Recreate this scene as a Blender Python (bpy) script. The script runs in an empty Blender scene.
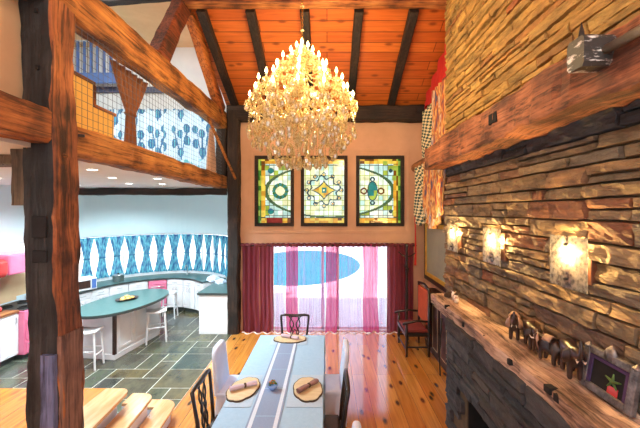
import bpy, bmesh, math, random
from mathutils import Vector, Matrix, noise
PI = math.pi
R = math.radians
rnd = random.Random(11)
scene = bpy.context.scene
COL = scene.collection

# ------------------------------------------------------------------ materials
def nt(name):
    m = bpy.data.materials.new(name); m.use_nodes = True
    t = m.node_tree; t.nodes.clear()
    out = t.nodes.new('ShaderNodeOutputMaterial')
    return m, t, out
def N(t, kind, **kw):
    n = t.nodes.new(kind)
    for k, v in kw.items():
        if k in n.inputs: n.inputs[k].default_value = v
        else: setattr(n, k, v)
    return n
def c4(c): return (c[0], c[1], c[2], 1)
def srgb(r, g, b):
    f = lambda v: (v/255/12.92) if v/255 <= .04045 else ((v/255+.055)/1.055)**2.4
    return (f(r), f(g), f(b))
def ramp(t, stops):
    n = t.nodes.new('ShaderNodeValToRGB')
    e = n.color_ramp.elements
    while len(e) < len(stops): e.new(.5)
    for i, (p, c) in enumerate(stops):
        e[i].position = p; e[i].color = c4(c)
    return n
def pm(name, c1, c2=None, scale=6, stretch=(1,1,1), rough=.6, bump=.0, metal=0, detail=5, mid=None, spec=.5, coat=0, lo=.32, hi=.68):
    """noise-mottled principled material in object space"""
    m, t, out = nt(name)
    c2 = c2 or tuple(x*.82 for x in c1)
    tc = N(t, 'ShaderNodeTexCoord'); mp = N(t, 'ShaderNodeMapping'); mp.inputs['Scale'].default_value = stretch
    t.links.new(tc.outputs['Object'], mp.inputs['Vector'])
    nz = N(t, 'ShaderNodeTexNoise', Scale=scale, Detail=detail, Roughness=.62)
    t.links.new(mp.outputs[0], nz.inputs['Vector'])
    st = [(lo, c2), (hi, c1)] if mid is None else [(lo, c2), ((lo+hi)/2, mid), (hi, c1)]
    rp = ramp(t, st); t.links.new(nz.outputs[0], rp.inputs[0])
    b = N(t, 'ShaderNodeBsdfPrincipled', Roughness=rough, Metallic=metal)
    b.inputs['Specular IOR Level'].default_value = spec
    b.inputs['Coat Weight'].default_value = coat
    t.links.new(rp.outputs[0], b.inputs['Base Color'])
    if bump:
        bp = N(t, 'ShaderNodeBump', Strength=bump, Distance=.02)
        t.links.new(nz.outputs[0], bp.inputs['Height']); t.links.new(bp.outputs[0], b.inputs['Normal'])
    t.links.new(b.outputs[0], out.inputs[0])
    return m
def emit(name, c, s):
    m, t, out = nt(name)
    e = N(t, 'ShaderNodeEmission', Color=c4(c), Strength=s); t.links.new(e.outputs[0], out.inputs[0])
    return m
def thin_glass(name, tint=(.95,.98,1), gloss=.08):
    m, t, out = nt(name)
    a = N(t, 'ShaderNodeBsdfTransparent', Color=c4(tint)); g = N(t, 'ShaderNodeBsdfGlossy', Roughness=.03)
    mx = N(t, 'ShaderNodeMixShader'); mx.inputs[0].default_value = gloss
    t.links.new(a.outputs[0], mx.inputs[1]); t.links.new(g.outputs[0], mx.inputs[2]); t.links.new(mx.outputs[0], out.inputs[0])
    return m
def sheer(name, c, see=.4, c2=None, scale=(30,30,3), trans=.6, vary=.0):
    """woven cloth: part see-through, part translucent, part diffuse"""
    m, t, out = nt(name)
    tc = N(t, 'ShaderNodeTexCoord'); mp = N(t, 'ShaderNodeMapping'); mp.inputs['Scale'].default_value = scale
    nz = N(t, 'ShaderNodeTexNoise', Scale=1.0, Detail=4)
    t.links.new(tc.outputs['Object'], mp.inputs[0]); t.links.new(mp.outputs[0], nz.inputs['Vector'])
    rp = ramp(t, [(.35, c2 or tuple(x*.75 for x in c)), (.65, c)]); t.links.new(nz.outputs[0], rp.inputs[0])
    d = N(t, 'ShaderNodeBsdfDiffuse'); tl = N(t, 'ShaderNodeBsdfTranslucent'); tp = N(t, 'ShaderNodeBsdfTransparent', Color=c4(tuple(.35+.65*x for x in c)))
    t.links.new(rp.outputs[0], d.inputs[0]); t.links.new(rp.outputs[0], tl.inputs[0])
    m1 = N(t, 'ShaderNodeMixShader'); m1.inputs[0].default_value = trans
    t.links.new(d.outputs[0], m1.inputs[1]); t.links.new(tl.outputs[0], m1.inputs[2])
    m2 = N(t, 'ShaderNodeMixShader'); mr = N(t, 'ShaderNodeMapRange'); mr.inputs[1].default_value = .32; mr.inputs[2].default_value = .68; mr.inputs[3].default_value = max(0, see-vary); mr.inputs[4].default_value = min(1, see+vary)
    t.links.new(nz.outputs[0], mr.inputs[0]); t.links.new(mr.outputs[0], m2.inputs[0])
    t.links.new(m1.outputs[0], m2.inputs[1]); t.links.new(tp.outputs[0], m2.inputs[2]); t.links.new(m2.outputs[0], out.inputs[0])
    return m
def glowing_glass(name, c, s):
    """stained glass whose own emission stands in for daylight outside"""
    m, t, out = nt(name)
    tc = N(t, 'ShaderNodeTexCoord'); nz = N(t, 'ShaderNodeTexNoise', Scale=7, Detail=3)
    t.links.new(tc.outputs['Object'], nz.inputs['Vector'])
    rp = ramp(t, [(.35, tuple(x*.6 for x in c)), (.65, c)]); t.links.new(nz.outputs[0], rp.inputs[0])
    e = N(t, 'ShaderNodeEmission', Strength=s); tl = N(t, 'ShaderNodeBsdfTranslucent'); g = N(t, 'ShaderNodeBsdfGlossy', Roughness=.15)  # emission imitates daylight coming through the pane
    t.links.new(rp.outputs[0], e.inputs[0]); t.links.new(rp.outputs[0], tl.inputs[0])
    ad = N(t, 'ShaderNodeMixShader'); ad.inputs[0].default_value = .3; t.links.new(e.outputs[0], ad.inputs[1]); t.links.new(tl.outputs[0], ad.inputs[2])
    mx = N(t, 'ShaderNodeMixShader'); mx.inputs[0].default_value = .04
    t.links.new(ad.outputs[0], mx.inputs[1]); t.links.new(g.outputs[0], mx.inputs[2]); t.links.new(mx.outputs[0], out.inputs[0])
    return m
def timber_mat(name, axis, light, mid, dark, rough=.7, bump=.5):
    s = {'x': (.6,9,9), 'y': (9,.6,9), 'z': (9,9,.6)}[axis]
    m, t, out = nt(name)
    tc = N(t, 'ShaderNodeTexCoord'); mp = N(t, 'ShaderNodeMapping'); mp.inputs['Scale'].default_value = s
    t.links.new(tc.outputs['Object'], mp.inputs[0])
    n1 = N(t, 'ShaderNodeTexNoise', Scale=1.6, Detail=8, Roughness=.7, Distortion=.6)
    n2 = N(t, 'ShaderNodeTexNoise', Scale=2.2, Detail=4)
    t.links.new(mp.outputs[0], n1.inputs['Vector']); t.links.new(tc.outputs['Object'], n2.inputs['Vector'])
    mth = N(t, 'ShaderNodeMath', operation='MULTIPLY_ADD'); mth.inputs[1].default_value = .55; 
    t.links.new(n2.outputs[0], mth.inputs[0])
    sc = N(t, 'ShaderNodeMath', operation='MULTIPLY'); sc.inputs[1].default_value = .5
    t.links.new(n1.outputs[0], sc.inputs[0]); t.links.new(sc.outputs[0], mth.inputs[2])
    rp = ramp(t, [(.43, dark), (.525, mid), (.655, light)]); t.links.new(mth.outputs[0], rp.inputs[0])
    m2 = N(t, 'ShaderNodeMapping'); m2.inputs['Scale'].default_value = tuple(x*(2.6 if x > 1 else 1.5) for x in s); t.links.new(tc.outputs['Object'], m2.inputs[0])
    n3 = N(t, 'ShaderNodeTexNoise', Scale=1.7, Detail=5, Roughness=.65); t.links.new(m2.outputs[0], n3.inputs['Vector'])
    r3 = ramp(t, [(.36, (.16,.14,.13)), (.47, (.85,.82,.80)), (.62, (1.15,1.12,1.05))]); t.links.new(n3.outputs[0], r3.inputs[0])
    mm = N(t, 'ShaderNodeMix', data_type='RGBA', blend_type='MULTIPLY'); mm.inputs[0].default_value = .9
    t.links.new(rp.outputs[0], mm.inputs[6]); t.links.new(r3.outputs[0], mm.inputs[7])
    b = N(t, 'ShaderNodeBsdfPrincipled', Roughness=rough); t.links.new(mm.outputs[2], b.inputs['Base Color'])
    bp = N(t, 'ShaderNodeBump', Strength=bump, Distance=.03); t.links.new(n3.outputs[0], bp.inputs['Height']); t.links.new(bp.outputs[0], b.inputs['Normal'])
    t.links.new(b.outputs[0], out.inputs[0])
    return m
def plank_mat(name, swap, width, length, ca, cb, gap, knots, rough, coat, knotc=(.05,.015,.005), gapw=.012, knot_scale=(2.2,.9)):
    m, t, out = nt(name)
    tc = N(t, 'ShaderNodeTexCoord'); sp = N(t, 'ShaderNodeSeparateXYZ'); cb_ = N(t, 'ShaderNodeCombineXYZ')
    t.links.new(tc.outputs['Object'], sp.inputs[0])
    t.links.new(sp.outputs[1 if swap else 0], cb_.inputs[0]); t.links.new(sp.outputs[0 if swap else 1], cb_.inputs[1])
    br = N(t, 'ShaderNodeTexBrick', Scale=1.0, Color1=c4(ca), Color2=c4(cb), Mortar=c4(gap))
    br.inputs['Mortar Size'].default_value = gapw*width; br.inputs['Mortar Smooth'].default_value = .1
    br.inputs['Brick Width'].default_value = length; br.inputs['Row Height'].default_value = width; br.offset = .37
    t.links.new(cb_.outputs[0], br.inputs['Vector'])
    mp = N(t, 'ShaderNodeMapping'); mp.inputs['Scale'].default_value = (1.2, 22, 1); t.links.new(cb_.outputs[0], mp.inputs[0])
    gr = N(t, 'ShaderNodeTexNoise', Scale=1.0, Detail=6, Roughness=.6, Distortion=.8); t.links.new(mp.outputs[0], gr.inputs['Vector'])
    rp = ramp(t, [(.3, (.62,.52,.45)), (.62, (1,1,1))]); t.links.new(gr.outputs[0], rp.inputs[0])
    mx = N(t, 'ShaderNodeMix', data_type='RGBA', blend_type='MULTIPLY'); mx.inputs[0].default_value = .85
    t.links.new(br.outputs[0], mx.inputs[6]); t.links.new(rp.outputs[0], mx.inputs[7])
    last = mx.outputs[2]
    if knots:
        mk = N(t, 'ShaderNodeMapping'); mk.inputs['Scale'].default_value = (knot_scale[1], knot_scale[0], 1); t.links.new(cb_.outputs[0], mk.inputs[0])
        vo = N(t, 'ShaderNodeTexVoronoi', voronoi_dimensions='2D', Scale=1.6, Randomness=1.0); t.links.new(mk.outputs[0], vo.inputs['Vector'])
        kr = ramp(t, [(.05, (1,1,1)), (.14, (0,0,0))]); t.links.new(vo.outputs['Distance'], kr.inputs[0])
        m2 = N(t, 'ShaderNodeMix', data_type='RGBA'); m2.inputs[7].default_value = c4(knotc)
        kf = N(t, 'ShaderNodeMath', operation='MULTIPLY'); kf.inputs[1].default_value = knots
        t.links.new(kr.outputs[0], kf.inputs[0]); t.links.new(kf.outputs[0], m2.inputs[0]); t.links.new(last, m2.inputs[6]); last = m2.outputs[2]
    b = N(t, 'ShaderNodeBsdfPrincipled', Roughness=rough); b.inputs['Coat Weight'].default_value = coat; b.inputs['Coat Roughness'].default_value = .12; b.inputs['Coat IOR'].default_value = 1.9 if coat > .9 else 1.5
    t.links.new(last, b.inputs['Base Color'])
    bp = N(t, 'ShaderNodeBump', Strength=.25, Distance=.01, invert=True); t.links.new(br.outputs[1], bp.inputs['Height']); t.links.new(bp.outputs[0], b.inputs['Normal'])
    t.links.new(b.outputs[0], out.inputs[0])
    return m
def stone_mat(name, stops, scale=5, rough=.75, bmp=.9):
    m, t, out = nt(name)
    geo = N(t, 'ShaderNodeNewGeometry'); tc = N(t, 'ShaderNodeTexCoord')
    rp = ramp(t, stops); rp.color_ramp.interpolation = 'LINEAR'
    t.links.new(geo.outputs['Random Per Island'], rp.inputs[0])
    mp = N(t, 'ShaderNodeMapping'); mp.inputs['Scale'].default_value = (1,.5,2); t.links.new(tc.outputs['Object'], mp.inputs[0])
    nz = N(t, 'ShaderNodeTexNoise', Scale=scale, Detail=8, Roughness=.7); t.links.new(mp.outputs[0], nz.inputs['Vector'])
    r2 = ramp(t, [(.33, (.30,.28,.27)), (.5, (.85,.83,.80)), (.68, (1.35,1.3,1.15))]); t.links.new(nz.outputs[0], r2.inputs[0])
    mx = N(t, 'ShaderNodeMix', data_type='RGBA', blend_type='MULTIPLY'); mx.inputs[0].default_value = 1
    t.links.new(rp.outputs[0], mx.inputs[6]); t.links.new(r2.outputs[0], mx.inputs[7])
    b = N(t, 'ShaderNodeBsdfPrincipled', Roughness=rough); t.links.new(mx.outputs[2], b.inputs['Base Color'])
    n2 = N(t, 'ShaderNodeTexNoise', Scale=22, Detail=6, Roughness=.7); t.links.new(mp.outputs[0], n2.inputs['Vector'])
    bp = N(t, 'ShaderNodeBump', Strength=bmp, Distance=.02); t.links.new(n2.outputs[0], bp.inputs['Height']); t.links.new(bp.outputs[0], b.inputs['Normal'])
    t.links.new(b.outputs[0], out.inputs[0])
    return m

M = {}
T_L, T_M, T_D = (.58,.25,.075), (.34,.115,.032), (.085,.027,.011)
for ax in 'xyz':
    M['timber_'+ax] = timber_mat('hewn_timber_'+ax, ax, T_L, T_M, T_D)
    M['dark_'+ax] = timber_mat('dark_timber_'+ax, ax, (.05,.028,.018), (.022,.013,.01), (.008,.006,.005))
M['golden_y'] = timber_mat('golden_timber', 'y', (.62,.30,.08), (.40,.16,.04), (.10,.035,.012))
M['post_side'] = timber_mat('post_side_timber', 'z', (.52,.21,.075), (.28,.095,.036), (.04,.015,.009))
M['blue_z'] = timber_mat('blue_grey_weathered_board', 'z', (.20,.24,.44), (.13,.16,.32), (.035,.04,.09))
M['mauve_z'] = timber_mat('mauve_brown_board', 'z', (.36,.21,.16), (.22,.12,.09), (.05,.025,.02))
M['orange_y'] = timber_mat('orange_timber', 'y', (.62,.22,.05), (.42,.12,.025), (.16,.045,.012))
M['red_y'] = timber_mat('red_brown_timber', 'y', (.30,.085,.035), (.15,.04,.018), (.035,.012,.008))
M['beam_y'] = timber_mat('chimney_beam_timber', 'y', (.56,.23,.11), (.34,.125,.058), (.10,.036,.02))
M['mantel_y'] = timber_mat('mantel_timber', 'y', (.74,.58,.48), (.50,.34,.26), (.13,.075,.05))
M['mantel_top'] = timber_mat('mantel_top_timber', 'y', (.60,.20,.06), (.36,.095,.03), (.13,.035,.014), .5, .3)
M['black_z'] = timber_mat('near_black_timber', 'z', (.05,.046,.048), (.018,.018,.02), (.004,.004,.006))  # near-black tone for the front and left faces of the post
M['grey_z'] = timber_mat('grey_timber', 'z', (.20,.15,.10), (.12,.085,.055), (.04,.03,.02))
M['roof'] = plank_mat('pine_ceiling_boards', False, .19, 3.2, (.72,.20,.035), (.56,.125,.020), (.12,.03,.008), .75, .45, .15, knotc=(.14,.028,.008), gapw=.035)
M['floor'] = plank_mat('pine_floor_boards', True, .21, 3.4, (.74,.33,.065), (.60,.215,.035), (.13,.045,.012), .92, .13, 1.0)
M['landing'] = plank_mat('landing_boards', True, .24, 4.0, (.78,.33,.05), (.66,.21,.03), (.16,.06,.02), .5, .22, .5)
M['tread'] = pm('highlit_pine_tread', (.72,.45,.22), (.50,.23,.08), 2.2, (5,.8,1), .2, .04, coat=.6)  # pale tone carries a highlight put into the pine colour
M['slate'] = stone_mat('slate_tiles', [(0,(.045,.065,.055)), (.3,(.10,.098,.055)), (.6,(.055,.075,.078)), (.85,(.125,.10,.05)), (1,(.04,.055,.062))], 3, .2, .10)
M['grout'] = pm('pale_grout', (.58,.57,.50), (.46,.45,.40), 10, rough=.9)
M['plaster'] = pm('tan_plaster', (.68,.43,.28), (.60,.37,.235), 2, rough=.85)
M['loftwall'] = pm('white_loft_plaster', (.80,.84,.86), (.72,.77,.80), 2, rough=.85)
M['kwall'] = pm('pale_blue_plaster', (.72,.88,.92), (.67,.85,.90), 2, rough=.8)
M['kceil'] = pm('white_ceiling', (.82,.83,.80), (.76,.78,.76), 2, rough=.8)
M['cream'] = pm('cream_plaster', (.80,.58,.34), (.70,.48,.27), 2, rough=.85)
M['yellow'] = pm('yellow_paint', (.86,.58,.17), (.78,.50,.13), 3, rough=.6)
M['white'] = pm('white_paint', (.82,.82,.84), (.74,.75,.78), 4, rough=.4)
M['riser'] = pm('white_riser_paint', (.80,.80,.84), (.72,.72,.78), 4, rough=.4)
M['pink'] = pm('pink_enamel', (.80,.20,.34), (.72,.16,.29), 3, rough=.2, coat=.5)
M['dark_red'] = pm('dark_red_upholstery', (.22,.03,.022), (.14,.02,.016), 6, rough=.8)
M['red'] = pm('red_enamel', (.62,.04,.035), (.50,.03,.03), 3, rough=.25, coat=.4)
M['teal'] = pm('teal_counter', (.062,.125,.115), (.042,.092,.09), 14, rough=.34, spec=.4)
M['teal_edge'] = pm('dark_counter_edge', (.05,.06,.06), (.03,.04,.04), 14, rough=.35)
M['chrome'] = pm('brushed_metal', (.55,.55,.56), (.42,.42,.43), 20, rough=.3, metal=.9)
M['grey_metal'] = pm('dull_grey_metal', (.24,.22,.18), (.16,.15,.12), 12, rough=.55, metal=.3)
M['iron'] = pm('black_iron', (.03,.028,.028), (.012,.012,.012), 12, rough=.5, bump=.1)
M['black_wood'] = pm('black_stained_wood', (.022,.014,.012), (.010,.007,.007), 8, (4,4,1), rough=.28, coat=.3)
M['dark_wood'] = pm('dark_walnut', (.055,.022,.014), (.022,.010,.008), 6, (4,4,1), rough=.4)
M['slip'] = pm('white_slipcover', (.70,.78,.92), (.60,.68,.86), 5, rough=.9, bump=.05)
M['cloth'] = pm('pale_blue_tablecloth', (.37,.57,.76), (.33,.52,.71), 30, rough=.9, bump=.04)
M['runner'] = pm('grey_blue_runner', (.26,.35,.52), (.21,.29,.45), 40, (1,6,1), rough=.9)
M['stripe'] = pm('white_woven_stripe', (.66,.76,.88), (.58,.68,.82), 40, rough=.9)
M['mat_line'] = pm('placemat_cloth', (.44,.59,.73), (.39,.53,.68), 40, rough=.9)
M['charger'] = pm('pale_wood_charger', (.72,.60,.38), (.58,.45,.26), 5, (1,4,1), rough=.5)
M['bark'] = pm('dark_bark_rim', (.09,.045,.02), (.04,.02,.01), 12, rough=.8)
M['napkin'] = pm('lavender_napkin', (.62,.52,.60), (.50,.40,.50), 12, rough=.9)
M['napkin_b'] = pm('mauve_brown_napkin', (.35,.20,.17), (.22,.11,.10), 12, rough=.9)
M['bowl'] = pm('blue_glazed_bowl', (.28,.42,.72), (.20,.32,.62), 6, rough=.12, coat=.6)
M['leaf'] = pm('green_leaves', (.10,.20,.04), (.04,.09,.02), 10, rough=.6)
M['petal'] = pm('orange_petal', (.70,.22,.06), (.5,.1,.03), 10, rough=.7)
M['roll'] = pm('bread_crust', (.72,.46,.14), (.50,.26,.06), 8, rough=.6)
M['stone_hi'] = stone_mat('ledge_stone_tan_lit', [(0,(.42,.26,.075)), (.3,(.58,.39,.125)), (.6,(.36,.23,.075)), (.85,(.52,.32,.095)), (.93,(.36,.11,.04)), (1,(.32,.20,.075))])  # golden cast of the chandelier's light is mixed into the tan
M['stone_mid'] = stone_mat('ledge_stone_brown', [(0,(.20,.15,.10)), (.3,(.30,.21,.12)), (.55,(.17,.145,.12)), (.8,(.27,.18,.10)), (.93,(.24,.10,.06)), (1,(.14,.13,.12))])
M['stone_lo'] = stone_mat('ledge_stone_grey_shaded', [(0,(.045,.055,.072)), (.4,(.075,.082,.10)), (.7,(.038,.048,.064)), (1,(.09,.085,.085))])  # dark blue cast puts the shade below the mantel into the grey
M['mortar'] = pm('brown_mortar', (.12,.085,.05), (.07,.05,.032), 10, rough=.95)
M['soot'] = pm('sooty_firebrick', (.014,.014,.016), (.006,.006,.007), 6, rough=.95)  # also colours the mortise blocks, there as the dark of a hole
M['mirror'] = pm('sage_reflection_glass', (.46,.52,.42), (.36,.43,.37), 2, rough=.15)  # even sage colour stands in for what the mirror reflects
M['gilt'] = pm('gilt_frame', (.80,.52,.07), (.62,.36,.04), 12, rough=.35, metal=.1)
M['silver'] = pm('tarnished_silver', (.30,.28,.29), (.07,.065,.08), 18, rough=.4, metal=.6, bump=.4)
M['purple'] = pm('purple_velvet', (.07,.035,.12), (.04,.02,.08), 10, rough=.9)
M['elephant'] = pm('carved_ebony', (.055,.026,.02), (.014,.009,.009), 9, rough=.3, coat=.3)
M['elephant_tan'] = pm('carved_pale_patch', (.42,.26,.19), (.25,.13,.09), 9, rough=.4)
M['orange_cloth'] = pm('orange_upholstery', (.58,.10,.022), (.46,.07,.015), 8, rough=.85)
M['red_cloth'] = pm('red_hanging_cloth', (.62,.035,.025), (.48,.02,.02), 4, (1,6,1), rough=.85)
M['brown_curtain'] = pm('brown_curtain_cloth', (.36,.15,.07), (.22,.08,.035), 5, (8,8,1), rough=.85)
M['tan_cloth'] = pm('tan_curtain_cloth', (.80,.56,.42), (.62,.40,.28), 5, (8,8,1), rough=.85)
M['net'] = pm('grey_netting', (.16,.17,.19), (.10,.11,.13), 10, rough=.7)
M['blue_rail'] = pm('blue_paint', (.10,.20,.50), (.06,.14,.40), 4, rough=.5)
M['blue_dark'] = pm('dark_blue_trim', (.06,.08,.16), (.04,.05,.11), 4, rough=.5)
M['candle'] = pm('ivory_candle', (.85,.78,.55), (.75,.66,.42), 6, rough=.4)
M['gold'] = pm('gilt_brass', (.70,.48,.14), (.5,.3,.07), 10, rough=.25, metal=.9)
M['ceramic'] = pm('white_brown_ceramic', (.78,.70,.64), (.30,.14,.08), 5, rough=.25, lo=.42, hi=.5)
M['box_metal'] = pm('bronze_box', (.22,.09,.05), (.12,.045,.025), 8, rough=.4, metal=.3)
M['bracket'] = pm('flaked_steel', (.75,.75,.74), (.035,.035,.035), 9, (1,1,3), rough=.5, lo=.52, hi=.62, bump=.4)
M['deck'] = pm('pale_terrace', (.80,.78,.74), (.70,.68,.64), 1.2, rough=.9)
M['pool_rim'] = pm('white_pool_coping', (.9,.9,.88), (.82,.82,.8), 3, rough=.7)
M['pool'] = pm('blue_pool_water', (.02,.22,.255), (.016,.195,.235), .6, rough=.9, spec=.05)
M['glass'] = thin_glass('window_glass')
M['maroon'] = sheer('maroon_sheer', (.48,.14,.21), .30, (.26,.06,.10), scale=(26,26,.8), vary=.22)
M['pinkc'] = sheer('pink_sheer', (.78,.09,.32), .38, (.55,.05,.22), scale=(26,26,.8), trans=.75, vary=.2)
M['maroon_s'] = pm('maroon_heading', (.22,.05,.06), (.09,.02,.03), 20, rough=.9)
M['hem'] = pm('pale_hem', (.85,.74,.70), (.75,.6,.58), 8, rough=.9)
M['whitec'] = sheer('white_sheer', (.82,.62,.93), .78, (.62,.36,.70), scale=(24,24,.7), trans=.6, vary=.2)
M['kcurtain'] = sheer('blue_print_cotton', (.16,.52,.62), .03, (.02,.07,.22), scale=(26,26,7), trans=.55)
M['lcurtain'] = sheer('white_print_cotton', (.80,.90,.95), .12, (.70,.84,.92), trans=.7)
M['motif'] = sheer('blue_print_motif', (.10,.28,.48), .02, (.05,.17,.36), scale=(20,20,20), trans=.5)
M['motif2'] = sheer('teal_print_motif', (.25,.72,.74), .05, (.18,.6,.66), scale=(20,20,20), trans=.6)

def crystal_mat():
    m, t, out = nt('lead_crystal')
    tc = N(t, 'ShaderNodeTexCoord'); nz = N(t, 'ShaderNodeTexNoise', Scale=40, Detail=2); t.links.new(tc.outputs['Object'], nz.inputs['Vector'])
    rp = ramp(t, [(.34, (.50,.34,.10)), (.6, (1,.90,.55))]); t.links.new(nz.outputs[0], rp.inputs[0])
    d = N(t, 'ShaderNodeBsdfTranslucent'); t.links.new(rp.outputs[0], d.inputs[0])
    df = N(t, 'ShaderNodeBsdfDiffuse'); t.links.new(rp.outputs[0], df.inputs[0])
    g = N(t, 'ShaderNodeBsdfGlossy', Roughness=.08); p = N(t, 'ShaderNodeBsdfTransparent', Color=(1,.96,.86,1))
    a = N(t, 'ShaderNodeMixShader'); a.inputs[0].default_value = .5; t.links.new(d.outputs[0], a.inputs[1]); t.links.new(df.outputs[0], a.inputs[2])
    b = N(t, 'ShaderNodeMixShader'); b.inputs[0].default_value = .3; t.links.new(a.outputs[0], b.inputs[1]); t.links.new(g.outputs[0], b.inputs[2])
    c = N(t, 'ShaderNodeMixShader'); c.inputs[0].default_value = .32; t.links.new(b.outputs[0], c.inputs[1]); t.links.new(p.outputs[0], c.inputs[2])
    t.links.new(c.outputs[0], out.inputs[0])
    return m
M['crystal'] = crystal_mat()
M['flame'] = emit('lamp_flame', (1,.74,.30), 20)
M['sconce_bulb'] = emit('sconce_bulb_glow', (1,.70,.32), 11)
M['downlight'] = emit('recessed_lamp_glow', (1,.96,.85), 9)
def frosted():
    m, t, out = nt('frosted_seeded_glass')
    tc = N(t, 'ShaderNodeTexCoord'); nz = N(t, 'ShaderNodeTexNoise', Scale=28, Detail=4); t.links.new(tc.outputs['Object'], nz.inputs['Vector'])
    rp = ramp(t, [(.40, (.16,.17,.20)), (.6, (.46,.46,.47))]); t.links.new(nz.outputs[0], rp.inputs[0])
    d = N(t, 'ShaderNodeBsdfTranslucent'); t.links.new(rp.outputs[0], d.inputs[0])
    df = N(t, 'ShaderNodeBsdfDiffuse'); t.links.new(rp.outputs[0], df.inputs[0])
    g = N(t, 'ShaderNodeBsdfGlossy', Roughness=.2); p = N(t, 'ShaderNodeBsdfTransparent')
    a = N(t, 'ShaderNodeMixShader'); a.inputs[0].default_value = .4; t.links.new(d.outputs[0], a.inputs[1]); t.links.new(df.outputs[0], a.inputs[2])
    b = N(t, 'ShaderNodeMixShader'); b.inputs[0].default_value = .08; t.links.new(a.outputs[0], b.inputs[1]); t.links.new(g.outputs[0], b.inputs[2])
    c = N(t, 'ShaderNodeMixShader'); t.links.new(b.outputs[0], c.inputs[1]); t.links.new(p.outputs[0], c.inputs[2]); c.inputs[0].default_value = .3
    t.links.new(c.outputs[0], out.inputs[0])
    return m
M['frosted'] = frosted()
def textile_mat():
    m, t, out = nt('checked_shawl')
    tc = N(t, 'ShaderNodeTexCoord')
    mp = N(t, 'ShaderNodeMapping'); mp.inputs['Scale'].default_value = (1,22,22); mp.inputs['Rotation'].default_value = (.5,0,0); t.links.new(tc.outputs['Object'], mp.inputs[0])
    ck = N(t, 'ShaderNodeTexChecker', Scale=1.0, Color1=(.75,.68,.42,1), Color2=(.05,.10,.09,1)); t.links.new(mp.outputs[0], ck.inputs[0])
    b = N(t, 'ShaderNodeBsdfPrincipled', Roughness=.9); t.links.new(ck.outputs[0], b.inputs['Base Color']); t.links.new(b.outputs[0], out.inputs[0])
    return m
M['shawl'] = textile_mat()
def stripe_mat():
    m, t, out = nt('striped_shawl')
    tc = N(t, 'ShaderNodeTexCoord'); mp = N(t, 'ShaderNodeMapping'); mp.inputs['Scale'].default_value = (1,1,.16); mp.inputs['Rotation'].default_value = (.45,0,0)
    t.links.new(tc.outputs['Object'], mp.inputs[0])
    nz = N(t, 'ShaderNodeTexNoise', Scale=17, Detail=2); t.links.new(mp.outputs[0], nz.inputs['Vector'])
    rp = ramp(t, [(.34,(.10,.09,.16)), (.43,(.55,.14,.04)), (.5,(.80,.52,.20)), (.56,(.30,.10,.05)), (.63,(.75,.62,.45)), (.7,(.20,.22,.36))]); t.links.new(nz.outputs[0], rp.inputs[0])
    b = N(t, 'ShaderNodeBsdfPrincipled', Roughness=.9); t.links.new(rp.outputs[0], b.inputs['Base Color']); t.links.new(b.outputs[0], out.inputs[0])
    return m
M['stripes'] = stripe_mat()
GL = {k: glowing_glass('stained_'+k, c, s) for k, (c, s) in dict(
    cream=((.95,.88,.50),.88), white=((.90,.95,.78),.92), pale=((.58,.84,.74),.75), amber=((.85,.38,.03),.65), gold=((.92,.62,.08),.78),
    brown=((.30,.09,.01),.3), green=((.08,.26,.03),.3), ring=((.12,.22,.09),.22), teal=((.03,.32,.28),.35), lime=((.50,.62,.08),.48),
    red=((.45,.04,.03),.3), blue=((.08,.25,.45),.35), slate=((.06,.13,.15),.2)).items()}
M['lead'] = pm('lead_came', (.05,.05,.045), (.03,.03,.028), 10, rough=.5)

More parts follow.
